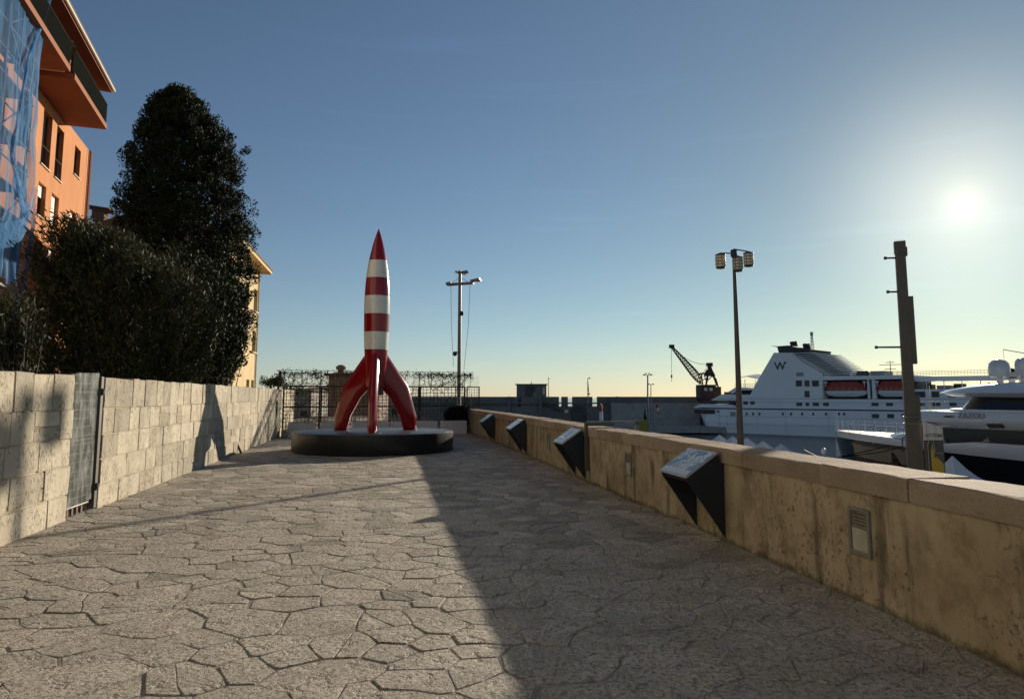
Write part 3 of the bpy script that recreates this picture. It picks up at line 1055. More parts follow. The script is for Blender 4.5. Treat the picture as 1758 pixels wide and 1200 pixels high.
pp = panel_proto()
pinfo = [(8.46, 'nearest navy information panel on the parapet, with blue harbour map', 0),
         (14.0, 'navy information panel beside the brown steel frame, second nearest', 1),
         (19.95, 'navy information panel third nearest, pale map on its sloping top', 2),
         (25.4, 'farthest navy information panel on the parapet, close to the trellis', 3)]
for i, (y, lab, mi) in enumerate(pinfo):
    o = pp if i == 0 else copy_tree(pp)
    p, d, n = pw_frame(y)
    o.location = p + n * .004
    o.rotation_euler = (0, 0, math.atan2(n.y, n.x) - math.pi / 2)
    o['label'] = lab
    if i:
        for ch in o.children:
            if ch.name.startswith('map_print'):
                ch.data = ch.data.copy(); ch.data.materials[0] = MAT['maps'][mi]


# ------------------------------------------------------------------ plinth and rocket sculpture
PC = Vector((-4.13, 21.5, 0)); PR, PH = 2.36, .56


def plinth():
    t = thing('round_plinth', PC, 'low round black metal plinth under the rocket sculpture', 'plinth')
    m = MB(); m.lathe([(PR - .01, .01), (PR, .03), (PR, PH - .012), (PR - .012, PH)], PC, 96)
    m.build('drum', MAT['black_plinth'], t, 40)
    for k in range(12):
        a = TAU * k / 12 + .2; m = MB(); m.box(PC + Vector((math.cos(a) * (PR + .0005), math.sin(a) * (PR + .0005), PH / 2)), (.004, .007, PH - .06), a); m.build('panel_seam', MAT['dark_steel'], t)
    m = MB(); m.lathe([(PR - .02, PH - .006), (PR - .02, PH + .003), (PR - .022, PH + .004)], PC, 96)
    m.build('top_sheet', MAT['plinth_top'], t, 40)


plinth()


def rocket():
    base = PC + Vector((0.02, -.05, PH + .004))
    t = thing('rocket_sculpture', base, 'tall glossy red and white striped rocket sculpture with three fins on plinth', 'sculpture')
    H = 6.16                                     # height above the plinth

    def rad(z):
        if z < 1.30: return .28
        k = (z - 1.30) / (H - 1.30)
        if k < .50: return .28 + .105 * math.sin(k / .50 * math.pi / 2)
        q = (k - .50) / .50
        return .385 * max(0.0, (1 - q ** 2.15)) ** .92

    def seg(name, z0, z1, mat, grow=0.0, n=22):
        m = MB()
        prof = [(rad(z) + grow, z) for z in np.linspace(z0, z1, n)]
        prof = [(max(r_, .004), z) for r_, z in prof]
        m.lathe(prof, base, 48)
        return m.build(name, mat, t, 50)
    bands = [(1.32, 2.42, 'red_paint'), (2.42, 2.96, 'white_paint'), (2.96, 3.50, 'red_paint'), (3.50, 4.05, 'white_paint'),
             (4.05, 4.60, 'red_paint'), (4.60, 5.15, 'white_paint')]
    for i, (a, b, mt) in enumerate(bands):
        seg('body_band', a + .002, b - .002, MAT[mt], 0.0 if i % 2 == 0 else .0025, 8)
    seg('nose_cone', 5.152, H, MAT['red_paint'])
    for z in (1.32, 2.42, 5.15):
        m = MB(); rr = rad(z) + .003; m.lathe([(rr - .02, z - .006), (rr + .001, z - .005), (rr + .001, z + .005), (rr - .02, z + .006)], base, 48, False); m.build('seam_ring', MAT['seam'], t, 40)
    m = MB(); m.lathe([(.20, 1.06), (.25, 1.08), (.235, 1.30), (.262, 1.325)], base, 40); m.build('nozzle', MAT['dark_steel'], t, 40)
    # plain swept fins, thick in the middle
    out = [(.20, 2.50), (1.10, 1.36), (1.42, .42), (1.42, .0), (1.0, .0), (.86, .44), (.50, 1.0), (.20, 1.28)]
    cx = sum(p[0] for p in out) / len(out); cz = sum(p[1] for p in out) / len(out)
    mid = [(.20, 2.25), (1.00, 1.26), (1.28, .42), (1.28, .05), (1.14, .05), (.98, .54), (.62, 1.12), (.20, 1.50)]
    for ang in (-82, 38, 158):
        a = math.radians(ang); dx = Vector((math.cos(a), math.sin(a), 0)); dn = Vector((-dx.y, dx.x, 0))
        P = lambda r_, z, h: base + dx * r_ + dn * h + Vector((0, 0, z))
        m = MB()
        th = .13
        rings = [[P(r_, z, -th) for r_, z in mid], [P(r_, z, -.05) for r_, z in out], [P(r_, z, .05) for r_, z in out], [P(r_, z, th) for r_, z in mid]]
        m.loft(rings)
        o = fixn(m.build('fin', MAT['red_paint'], t))
        bv = o.modifiers.new('bevel', 'BEVEL'); bv.width = .03; bv.segments = 3; bv.limit_method = 'ANGLE'; bv.angle_limit = math.radians(20)
        o.data.polygons.foreach_set('use_smooth', [True] * len(o.data.polygons))
        m = MB()
        m.lathe([(.26, -.001), (.26, .008), (.25, .01)], base + dx * 1.21, 24)
        m.build('foot_plate', MAT['plinth_top'], t, 40)


rocket()


# ------------------------------------------------------------------ foliage helpers
def leaf_mesh(name, C, D, L, W, mat, parent, fold=0.0):
    """C centres, D directions (unit), L lengths, W widths: one four-sided leaf each"""
    C = np.asarray(C, float); D = np.asarray(D, float); n = len(C)
    R = nrs.normal(size=(n, 3)); S = np.cross(D, R); S /= (np.linalg.norm(S, axis=1, keepdims=True) + 1e-9)
    L = np.asarray(L).reshape(-1, 1); W = np.asarray(W).reshape(-1, 1)
    off = np.array(ORG.get(parent, Vector((0, 0, 0))))
    V = np.empty((n, 4, 3))
    V[:, 0] = C - D * L * .5; V[:, 1] = C + S * W * .5 + D * L * .02; V[:, 2] = C + D * L * .5; V[:, 3] = C - S * W * .5 + D * L * .02
    V = (V.reshape(-1, 3) - off)
    me = bpy.data.meshes.new(name)
    me.vertices.add(n * 4); me.vertices.foreach_set('co', V.ravel())
    me.loops.add(n * 4); me.loops.foreach_set('vertex_index', np.arange(n * 4, dtype=np.int32))
    me.polygons.add(n); me.polygons.foreach_set('loop_start', np.arange(0, n * 4, 4, dtype=np.int32))
    me.update(calc_edges=True)
    me.materials.append(mat)
    o = bpy.data.objects.new(name, me); col.objects.link(o); o.parent = parent
    ORG[o] = Vector(off)
    return o


def unit(a):
    a = np.asarray(a, float); return a / (np.linalg.norm(a, axis=-1, keepdims=True) + 1e-9)


def clumps(centers, radii, per, squash=(1, 1, 1)):
    """points scattered in shells round clump centres; returns points and outward directions"""
    centers = np.asarray(centers); radii = np.asarray(radii)
    idx = np.repeat(np.arange(len(centers)), per)
    d = unit(nrs.normal(size=(len(idx), 3)))
    rr = radii[idx] * nrs.uniform(.35, 1.0, len(idx)) ** .6
    P = centers[idx] + d * rr[:, None] * np.array(squash)
    return P, d


# ------------------------------------------------------------------ trellis screen at the end of the terrace
TA, TB = Vector((-9.22, 28.6, 0)), Vector((-2.04, 31.5, 0))
TD = (TB - TA).normalized(); TN = Vector((TD.y, -TD.x, 0)); TLEN = (TB - TA).length


def tpos(s, z, o=0.0): return TA + TD * s + TN * o + Vector((0, 0, z))


def s_of(u):                                      # distance along the trellis for a photo column
    p = onplane(u, 690, TA, TN)
    return (p - TA).dot(TD)


def trellis():
    rz = math.atan2(TD.y, TD.x)
    edges = [s_of(u) for u in (485, 550, 637, 720, 799)]
    labs = ['steel trellis panel against the end of the limestone wall, vine climbing it',
            'steel trellis panel behind the left fin of the rocket', 'steel trellis panel behind the right fin of the rocket',
            'steel trellis panel with vine next to the parapet end']
    for i in range(4):
        a, b = edges[i], edges[i + 1]
        t = thing('trellis_panel', tpos((a + b) / 2, 0), labs[i], 'trellis', 'trellis panels across the end of the terrace')
        for s in (a + .035, b - .035):
            m = MB(); m.box(tpos(s, 1.02), (.06, .06, 2.0), rz); m.build('post', MAT['rust_steel'], t)
        for z in (.14, 1.17, 2.0):
            m = MB(); m.box(tpos((a + b) / 2, z), (b - a - .14, .045, .06), rz); m.build('rail', MAT['rust_steel'], t)
        m = MB()
        nx = max(2, round((b - a) / .155))
        for k in range(1, nx):
            m.box(tpos(a + (b - a) * k / nx, 1.07, .012), (.018, .018, 1.84), rz)
        for k in range(1, 13):
            z = .14 + k * .145
            if z < 1.97: m.box(tpos((a + b) / 2, z, -.004), (b - a - .08, .016, .018), rz)
        m.build('wire_grid', MAT['rust_steel'], t)
        # light upper frame
        m = MB()
        for k in range(3):
            s = a + .02 + (b - a - .04) * k / 2
            m.box(tpos(s, 2.32, -.05), (.022, .022, .66), rz)
        m.box(tpos((a + b) / 2, 2.64, -.05), (b - a - .02, .018, .018), rz)
        m.box(tpos((a + b) / 2, 2.36, -.05), (b - a - .05, .008, .008), rz)
        m.box(tpos((a + b) / 2, 2.09, -.05), (b - a - .05, .014, .014), rz)
        for k in range(1, 8): m.box(tpos(a + (b - a) * k / 8, 2.36, -.062), (.007, .007, .56), rz)
        m.build('upper_frame', MAT['dark_steel'], t)
    # outrigger panel past the parapet, with a clear pane above
    a, b = s_of(801), s_of(823)
    t = thing('end_grille', tpos((a + b) / 2, 1.15), 'small square grille overhanging the parapet at the end of trellis', 'grille')
    m = MB()
    for s in (a + .02, b - .02): m.box(tpos(s, 1.57), (.045, .05, .9), rz)
    for z in (1.15, 2.0): m.box(tpos((a + b) / 2, z), (b - a - .09, .04, .045), rz)
    m.build('frame', MAT['rust_steel'], t)
    m = MB()
    for k in range(1, 5): m.box(tpos(a + (b - a) * k / 5, 1.57), (.012, .012, .8), rz)
    for k in range(1, 7): m.box(tpos((a + b) / 2, 1.15 + k * .121, -.013), (b - a - .08, .012, .012), rz)
    m.build('wire_grid', MAT['rust_steel'], t)
    m = MB(); m.box(tpos((a + b) / 2, 2.26), (b - a - .02, .008, .44), rz); m.build('clear_pane', MAT['clear'], t)


trellis()


def vine(s0, s1, label, dens, seed):
    r = random.Random(seed)
    t = thing('climbing_vine', tpos((s0 + s1) / 2, 0, .1), label, 'vine', 'vines on the trellis')
    m = MB(); pts = []
    for k in range(int(24 * dens)):
        s = r.uniform(s0, s1); z = r.choice((.05, .05, .3, 1.2, 1.9, 2.0)); o = r.uniform(-.07, .05)
        p = tpos(s, z, o); line = [p]; ds = r.uniform(-.12, .12)
        for q in range(r.randint(8, 17)):
            ds += r.uniform(-.09, .09); ds = max(-.16, min(.16, ds))
            s += ds; z += r.uniform(.03, .19)
            if z > 2.6: z -= r.uniform(.1, .28)
            s = max(s0 - .25, min(s1 + .25, s)); o = max(-.12, min(.1, o + r.uniform(-.03, .03)))
            p = tpos(s, z, o); line.append(p); pts.append(p)
        m.path(line, r.uniform(.004, .010), 4)
    m.build('stem', MAT['stem'], t)
    C, D = [], []
    for p in pts:
        kk = r.randint(1, 5) if p.z > 1.9 else r.randint(0, 4)
        for _ in range(kk):
            C.append([p.x + r.gauss(0, .06), p.y + r.gauss(0, .05), p.z + r.gauss(0, .055)])
            D.append([r.gauss(0, 1), r.gauss(0, 1), r.gauss(-.3, .7)])
    n = len(C)
    leaf_mesh('leaves', C, unit(D), nrs.uniform(.035, .085, n), nrs.uniform(.022, .05, n), MAT['leaf_vine'], t)


se = [s_of(u) for u in (485, 550, 637, 720, 799)]
vine(se[0] + .1, se[1], 'straggling vine on the trellis panel by the limestone wall', 2.3, 1)
vine(se[1], se[2], 'sparse vine on the trellis behind the left fin', 1.6, 2)
vine(se[2], se[3], 'sparse vine on the trellis behind the right fin', 1.6, 3)
vine(se[3], se[4], 'straggling vine on the trellis panel beside the parapet end', 2.1, 4)


def hedge():
    c = tpos(TLEN - .50, 0, .28)
    t = thing('corner_shrub', c, 'dense dark shrub in the corner between trellis and parapet', 'shrub')
    m = MB()
    for k in range(4): m.tube(c + Vector((rnd.uniform(-.2, .2), rnd.uniform(-.1, .1), 0)), c + Vector((rnd.uniform(-.4, .4), rnd.uniform(-.2, .2), .9)), .02, .008, 5)
    m.build('stem', MAT['stem'], t)
    n = 5200
    s = nrs.uniform(-.55, .52, n); z = nrs.uniform(.02, 1.0, n) ** .9; o = nrs.uniform(-.2, .22, n)
    keep = z < 1.12 - .55 * np.clip(-s - .1, 0, 1) * 1.4 + nrs.normal(0, .04, n)
    s, z, o = s[keep], z[keep] * 1.16, o[keep]
    C = np.array([c]) + s[:, None] * np.array([TD]) + o[:, None] * np.array([TN]) + z[:, None] * np.array([[0, 0, 1]])
    leaf_mesh('leaves', C, unit(nrs.normal(size=(len(C), 3))), nrs.uniform(.06, .11, len(C)), nrs.uniform(.04, .07, len(C)), MAT['leaf_hedge'], t)


hedge()


def planters():
    spec = [((493, 538), .42, 'leftmost pale low planter box before the trellis'), ((548, 592), .40, 'pale low planter box half hidden by the left rocket fin'),
            ((601, 664), .42, 'pale low planter box behind the middle of the plinth'), ((668, 744), .42, 'pale low planter box behind the right rocket fin'),
            ((752, 793), .42, 'rightmost pale low planter box, before the dark shrub')]
    rz = math.atan2(TD.y, TD.x)
    for (u0, u1), off, lab in spec:
        n = .55
        a, b = s_of(u0), s_of(u1)
        c = tpos((a + b) / 2, 0, n + (.25 if u0 == 493 else 0))
        L = b - a - .02
        t = thing('planter_box', c, lab, 'planter', 'pale planter boxes before the trellis')
        m = MB(); Z = .56
        m.bbox(c + Vector((0, 0, Z / 2)), (L, .4, Z), .012, rz)
        m.build('box', MAT['planter'], t)
        m = MB(); m.box(c + Vector((0, 0, Z + .004)), (L - .06, .33, .012), rz); m.build('soil', MAT['soil'], t)
    # kerb at the wall end
    m = MB(); c = tpos(.30, .14, .30); m.bbox(c, (.55, .5, .28), .02, rz)
    tag(m.build('stone_kerb', MAT['limestone'], org=c - Vector((0, 0, .14))), 'low stone step in the corner of limestone wall and trellis', 'step')
    m = MB(); c = Vector((lw_x(27.6), 27.6, 1.15)) + LWN * .03
    m.bbox(c, (.42, .03, .55), .006, math.atan2(LWD.y, LWD.x))
    tag(m.build('wall_plaque', MAT['lamp_frame'], org=c), 'small grey plaque on the far end of the limestone wall', 'plaque')
    for (u, v, s, lab) in ((540, 717, .95, 'small floodlight on the trellis left of the rocket, catching the sun'), (594, 710, 1.0, 'small floodlight on the trellis right of the left rocket fin')):
        p = onplane(u, v, TA + TN * .12, TN)
        t = thing('floodlight', p, lab, 'floodlight', 'floodlights on the trellis')
        M = Matrix.Rotation(math.radians(-38), 4, 'Z') @ Matrix.Rotation(math.radians(32), 4, 'X')
        m = MB(); m.box(p, (.17, .06, .13), M=M); m.build('housing', MAT['chrome'], t)
        m = MB(); m.box(p + M @ Vector((0, -.035, 0)), (.14, .01, .10), M=M); m.build('lens', MAT['chrome'], t)
        m = MB(); m.tube(p, tpos((p - TA).dot(TD), p.z - .1, .03), .012); m.build('bracket', MAT['dark_steel'], t)


planters()


# ------------------------------------------------------------------ masts and lamp posts
def light_mast():
    b = at(787.5, 740, 45); b.z = QUAY_Z; top = at(790, 465, 45).z
    X, Y = -3.34, 45.0
    t = thing('light_mast', (X, Y, QUAY_Z), 'tall grey mast with floodlights and cameras behind the trellis', 'mast')
    m = MB(); m.tube((X, Y, QUAY_Z), (X, Y, top), .15, .10, 12); m.build('pole', MAT['steel'], t, 40)
    z1 = at(790, 487, 45).z; z2 = at(790, 471, 45).z
    arms = [((769, 489), (812, 484), -.2), ((785, 470), (800, 469), .5)]
    dv = Vector((math.cos(-.35), math.sin(-.35), 0))
    m = MB(); a, c = at(768, 490, 45.3), at(813, 485, 44.6)
    m.box((a + c) / 2, ((c - a).length, .16, .16), math.atan2(c.y - a.y, c.x - a.x)); m.build('arm', MAT['steel'], t)
    m = MB(); a2, c2 = at(783, 469.5, 44.6), at(799, 468, 45.5); m.box((a2 + c2) / 2, ((c2 - a2).length, .14, .12), math.atan2(c2.y - a2.y, c2.x - a2.x)); m.build('arm', MAT['steel'], t)
    for (u, v, w, rz) in ((770, 486.5, .34, 0), (795, 467.5, .55, .2), (816, 481, .62, -.2)):
        p = at(u, v, 44.9)
        m = MB(); M = Matrix.Rotation(rz, 4, 'Z') @ Matrix.Rotation(math.radians(-12), 4, 'Y')
        m.box(p, (w, .36, .12), M=M); m.box(p + Vector((w * .35, 0, -.05)), (w * .5, .3, .06), M=M)
        m.build('floodlight', MAT['steel'], t)
    for (u, v, dx) in ((792.5, 538, .35), (781, 607, -.3)):
        p = at(u, v, 44.9)
        m = MB(); m.tube((X, Y, p.z + .1), p + Vector((0, 0, .1)), .03, n=6)
        m.lathe([(.03, .14), (.14, .08), (.14, -.04), (.09, -.13), (.01, -.17)], p, 10); m.build('camera', MAT['dark_steel'], t, 40)
    for (pts) in ([(774, 488), (775, 560), (778.5, 630)], [(807, 486), (804, 560), (796, 640)]):
        m = MB(); m.path([at(u, v, 44.8) for u, v in pts], .012, 4); m.build('cable', MAT['dark_steel'], t)
    m = MB(); m.path([at(770, 490, 44.8), (X, Y, z2 - .2), at(807, 486, 44.8)], .012, 4); m.build('stay', MAT['dark_steel'], t)


light_mast()


def street_lamp():
    X, Y = 10.32, 32.5
    top = at(1262, 437, Y).z
    t = thing('street_lamp', (X, Y, QUAY_Z), 'tall street lamp with three barrel lanterns rising behind the parapet', 'street lamp')
    m = MB()
    m.lathe([(.20, QUAY_Z), (.165, QUAY_Z + 3), (.135, QUAY_Z + 6.5), (.075, top + .05)], (X, Y, 0), 14); m.build('pole', MAT['bronze_steel'], t, 40)
    m = MB(); m.lathe([(.13, top - .12), (.15, top - .08), (.15, top + .18), (.12, top + .22)], (X, Y, 0), 12); m.build('collar', MAT['dark_steel'], t, 40)
    lan = [(1237, 449, 32.4), (1266.5, 454, 31.9), (1285, 446, 33.0)]
    for (u, v, yy) in lan:
        c = at(u, v, yy)
        h, r = .62, .215
        lt = MB(); lt.lathe([(r * .86, -h / 2 + .03), (r * .94, -h * .25), (r, 0), (r * .98, h * .25), (r * .92, h / 2 - .03)], c, 20, False)
        body = lt.build('lantern', MAT['amber'], t, 60)
        m = MB()
        for k in range(5):
            z = -h / 2 + .03 + k * (h - .06) / 4; rr = r * (1.03 if k in (1, 2, 3) else .96)
            m.lathe([(rr, z - .013), (rr + .018, z - .013), (rr + .018, z + .013), (rr, z + .013), (rr, z - .013)], c, 20, False)
        for k in range(8):
            a = TAU * k / 8; d = Vector((math.cos(a), math.sin(a), 0)) * (r + .012)
            m.tube(c + d * .93 + Vector((0, 0, -h / 2)), c + d + Vector((0, 0, 0)), .010, n=4); m.tube(c + d, c + d * .95 + Vector((0, 0, h / 2)), .010, n=4)
        m.build('cage', MAT['dark_steel'], body)
        m = MB(); m.lathe([(.02, h / 2 + .10), (.12, h / 2 + .06), (r + .02, h / 2 + .01), (r + .02, h / 2 - .03)], c, 20); m.build('cap', MAT['dark_steel'], body, 40)
        m = MB(); m.lathe([(r * .9, -h / 2 + .03), (r * .9, -h / 2 - .02), (.05, -h / 2 - .05)], c, 20); m.build('bottom', MAT['dark_steel'], body, 40)
        m = MB(); m.tube((X, Y, c.z + h / 2 + .09), c + Vector((0, 0, h / 2 + .08)), .03, n=6); m.build('arm', MAT['dark_steel'], t)


street_lamp()


def banner_pole():
    Y = 25.0; zt = at(1545, 415, Y).z; X = 13.89
    t = thing('banner_pole', (X, Y, QUAY_Z), 'square brown steel light column with side arms and hanging banner', 'pole')
    rz = math.radians(-24)
    R = Matrix.Rotation(rz, 3, 'Z')
    m = MB(); m.hexa([Vector((X, Y, QUAY_Z)) + R @ Vector((a, b, 0)) for a, b in ((-.19, -.19), (.19, -.19), (.19, .19), (-.19, .19))],
                     [Vector((X, Y, zt - .45)) + R @ Vector((a, b, 0)) for a, b in ((-.16, -.16), (.16, -.16), (.16, .16), (-.16, .16))])
    m.build('column', MAT['bronze_steel'], t)
    m = MB(); m.box((X, Y, zt - .22), (.36, .36, .42), rz)
    m.box(Vector((X, Y, zt - .38)) + R @ Vector((.10, 0, 0)), (.24, .30, .3), rz); m.build('head', MAT['bronze_steel'], t)
    m = MB(); m.box((X, Y, zt + .03), (.30, .30, .06), rz); m.build('cap', MAT['clear'], t)
    z0, z1 = at(1556, 625, Y).z, at(1553, 510, Y).z
    m = MB(); m.box(Vector((X, Y, (z0 + z1) / 2)) + R @ Vector((.23, 0, 0)), (.16, .30, z1 - z0), rz); m.build('light_box', MAT['bronze_steel'], t)
    z0, z1 = -2.5, at(1556, 678, Y).z
    m = MB(); m.box(Vector((X, Y, (z0 + z1) / 2)) + R @ Vector((.24, 0, 0)), (.14, .28, z1 - z0), rz); m.build('cable_box', MAT['bronze_steel'], t)
    for (u, v, L) in ((1521, 443, .36), (1525, 501, .34), (1508, 596, .85)):
        z = at(1545, v, Y).z
        p1 = Vector((X, Y, z)); d = Vector((-1, .08, 0)).normalized()
        m = MB(); m.tube(p1, p1 + d * (.16 + L), .035, .03, 8); m.lathe([(.05, -.05), (.055, 0), (.05, .05)], p1 + d * (.16 + L), 8)
        m.build('arm', MAT['dark_steel'], t, 40)
    zc = at(1560, 716, Y).z
    m = MB(); m.box((X, Y, zc), (.46, .46, .05), rz); m.box((X, Y, zc - .22), (.45, .45, .03), rz)
    m.tube(Vector((X, Y, zc)) + R @ Vector((-.1, -.3, 0)), Vector((X, Y, zc)) + R @ Vector((.3, -.26, 0)), .03, n=6)
    m.build('clamp', MAT['steel'], t)
    # banner
    zt2 = at(1572, 722, Y - .3).z
    bx, by = Vector((X + .20, Y - .36, 0)), Vector((X + .92, Y - .28, 0))
    d = (by - bx).normalized(); n = Vector((d.y, -d.x, 0))
    b = thing('banner', (X + .55, Y - .32, QUAY_Z + 1), 'grey cloth banner with white header and yellow city outline on the column', 'banner')
    P = lambda s, z, o=0.0: bx + d * s + n * o + Vector((0, 0, z))
    W = (by - bx).length
    zl, zr = zt2, zt2 - .26
    hh = .56
    def cloth(name, mat, z_top_l, z_top_r, z_bot, o, parent):
        m = MB(); rings = []
        for k in range(9):
            s = W * k / 8; zt_ = z_top_l + (z_top_r - z_top_l) * k / 8; w = .012 * math.sin(k * 1.9)
            rings.append([P(s, z_bot, o + w), P(s, (zt_ + z_bot) / 2, o + w * 1.6), P(s, zt_, o + w), P(s, zt_, o + w - .006), P(s, (zt_ + z_bot) / 2, o + w * 1.6 - .006), P(s, z_bot, o + w - .006)])
        m.loft(rings); return fixn(m.build(name, mat, parent))
    cloth('header', MAT['banner_white'], zl, zr, zl - hh - .1, 0.004, b)
    cloth('sheet', MAT['banner'], zl - hh - .1, zl - hh - .1, zl - 4.2, 0, b)
    M = frame_matrix(P(W * .84, zl - hh + .05, .030), d, (0, 0, 1))
    text_mesh('lettering', '06', .17, M, MAT['letter_dark'], b, .002)
    for k, (tx, zz) in enumerate((('DEPARTEMENT', .075), ('DES ALPES-MARITIMES', .01))):
        text_mesh('lettering', tx, .048, frame_matrix(P(W * .47, zl - hh + zz + .03, .030), d, (0, 0, 1)), MAT['letter_dark'], b, .002)
    m = MB()
    c = P(W * .13, zl - hh + .06, .028)
    m.loft([[c + d * (.045 * math.cos(TAU * k / 14)) + Vector((0, 0, .06 * math.sin(TAU * k / 14))) for k in range(14)],
            [c + d * (.03 * math.cos(TAU * k / 14)) + Vector((0, 0, .045 * math.sin(TAU * k / 14))) for k in range(14)]], False)
    m.build('emblem', MAT['letter_dark'], b)
    zb = at(1580, 800, Y - .3).z
    sil = [(.30, 0), (.30, .78), (.36, .78), (.36, .92), (.42, .92), (.42, .80), (.47, .76), (.47, .52), (.56, .50), (.60, .56), (.66, .48), (.78, .42), (.86, .34), (.92, .30), (.92, 0)]
    m = MB(); m.prism([P(W * a, zb - .25 + z * 1.05, .028) for a, z in sil], n * .003); fixn(m.build('yellow_print', MAT['banner_yellow'], b))
    m = MB(); ol = [(.17, -.1), (.17, .95), (.21, .97), (.21, 1.10), (.27, 1.10), (.27, 1.22), (.40, 1.22), (.40, 1.10), (.46, 1.08), (.46, .95), (.50, .93), (.50, .66), (.90, .64)]
    m.path([P(W * a, zb - .25 + z * 1.05, .030) for a, z in ol], .006, 4); m.build('outline_print', MAT['banner_white'], b)


banner_pole()


# ------------------------------------------------------------------ trees behind the left wall
def big_tree():
    Y = 26.0
    base = at(318, 690, Y); base.z = -.1
    t = thing('cypress_tree', base, 'tall dense dark evergreen tree with rounded pointed crown behind the limestone wall', 'tree')
    m = MB(); m.tube(base, base + Vector((0, 0, 4)), .42, .30, 10); m.tube(base + Vector((0, 0, 4)), base + Vector((.1, 0, 9)), .30, .12, 8)
    for k in range(14):
        a = k * 2.4; z = 1.6 + k * .6
        m.tube(base + Vector((0, 0, z)), base + Vector((math.cos(a) * 1.6, math.sin(a) * 1.6, z + 1.6)), .10, .03, 5)
    m.build('trunk', MAT['bark'], t)
    # silhouette: photo row -> left and right edge
    rows = [(150, 306, 310), (165, 284, 328), (185, 256, 350), (210, 240, 376), (240, 226, 400), (270, 220, 412), (310, 216, 418), (350, 206, 426), (400, 200, 436),
            (450, 205, 438), (500, 215, 437), (560, 230, 432), (610, 250, 420), (650, 280, 398)]
    zs, cs, rs = [], [], []
    for v, l, r_ in rows:
        a, b = at(l, v, Y), at(r_, v, Y)
        zs.append(a.z); cs.append((a.x + b.x) / 2); rs.append((b.x - a.x) / 2)
    zs, cs, rs = np.array(zs)[::-1], np.array(cs)[::-1], np.array(rs)[::-1]
    n = 2300
    z = nrs.uniform(zs[0], zs[-1] - .25, n)
    R = np.maximum(.05, np.interp(z, zs, rs) - .13); cx = np.interp(z, zs, cs)
    a = nrs.uniform(0, TAU, n)
    lump = np.array([noise.noise(Vector((math.cos(q) * 3.2, math.sin(q) * 3.2, w * 1.3))) for q, w in zip(a, z)])
    k = nrs.uniform(.62, .98, n) + .13 * lump
    k[: n // 3] *= nrs.uniform(.3, .9, n // 3)
    Cc = np.stack([cx + np.cos(a) * R * k, Y + np.sin(a) * R * k * 1.02, z], 1)
    Pp, d = clumps(Cc, nrs.uniform(.16, .36, n), 110)
    dd = unit(d + np.array([0, 0, .7]))
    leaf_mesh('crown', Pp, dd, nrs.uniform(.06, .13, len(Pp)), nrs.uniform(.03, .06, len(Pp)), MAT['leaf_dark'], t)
    # spires and side shoots that break the outline
    sp = [(306, 152), (318, 162), (290, 172), (345, 188), (262, 192), (372, 208), (240, 225), (424, 258), (418, 262), (398, 236), (212, 300), (206, 350), (200, 352), (436, 366), (440, 402),
          (438, 460), (434, 505), (430, 545), (418, 622), (404, 640), (222, 268), (350, 182), (330, 168), (275, 182)]
    C2 = np.array([at(u, v, Y + rnd.uniform(-.4, .4)) for u, v in sp])
    C3 = np.concatenate([C2, C2 * .7 + .3 * np.stack([np.interp(C2[:, 2] - .5, zs, cs), np.full(len(C2), Y), C2[:, 2] - .5], 1) + nrs.normal(0, .1, C2.shape)])
    Pp, d = clumps(C3, nrs.uniform(.12, .26, len(C3)), 80)
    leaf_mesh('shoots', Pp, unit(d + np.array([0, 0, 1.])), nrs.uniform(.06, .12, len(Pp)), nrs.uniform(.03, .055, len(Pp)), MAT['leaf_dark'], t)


big_tree()


def oleander(name, label, u0, v0, rows, Y, nb, per, leafL, leafW, mat, seed, depth=1.6, group=None):
    """bush whose outline follows photo rows (v, left, right); long drooping shoots of lance leaves"""
    r = random.Random(seed)
    base = at(u0, v0, Y); base.z = -.1
    t = thing(name, base, label, 'shrub', group)
    zs, cs, rs = [], [], []
    for v, l, r_ in rows:
        a, b = at(l, v, Y), at(r_, v, Y); zs.append(a.z); cs.append((a.x + b.x) / 2); rs.append((b.x - a.x) / 2)
    zs, cs, rs = np.array(zs)[::-1], np.array(cs)[::-1], np.array(rs)[::-1]
    m = MB(); C, D = [], []
    for k in range(nb):
        z = r.uniform(zs[0], zs[-1]); R = np.interp(z, zs, rs); cx = np.interp(z, zs, cs)
        a = r.uniform(0, TAU); kk = r.uniform(.12, .97) ** .5 * (1 + .42 * noise.noise(Vector((math.cos(a) * 2, math.sin(a) * 2, z))))
        tip = Vector((cx + math.cos(a) * R * kk, Y + math.sin(a) * depth * kk, z))
        back = Vector((base.x + (tip.x - base.x) * .75, base.y + (tip.y - base.y) * .7, max(.3, z - r.uniform(.6, 1.1))))
        lim_ = lambda q: q.x > lw_x(q.y) + .2 or (q.x > lw_x(q.y) - .45 and q.z < 2.05)
        if lim_(tip) or lim_(back): continue
        if k < 130: m.tube(back, tip, .012, .005, 4)
        if k < 46: m.tube(base + Vector((r.gauss(0, .35), r.gauss(0, .2), 0)), back, .035, .012, 5)
        ax = (tip - back).normalized()
        for q in range(per):
            f = r.uniform(.25, 1.05)
            p = back.lerp(tip, f) + Vector((r.gauss(0, .07), r.gauss(0, .07), r.gauss(0, .07)))
            side = Vector((r.gauss(0, 1), r.gauss(0, 1), r.gauss(0, .6)))
            d = (ax * .9 + side * .75).normalized()
            if lim_(p): continue
            C.append(p); D.append(d)
    m.build('branches', MAT['bark'], t)
    n = len(C)
    leaf_mesh('crown', np.array(C), unit(np.array(D)), nrs.uniform(.75, 1.2, n) * leafL, nrs.uniform(.8, 1.2, n) * leafW, mat, t)


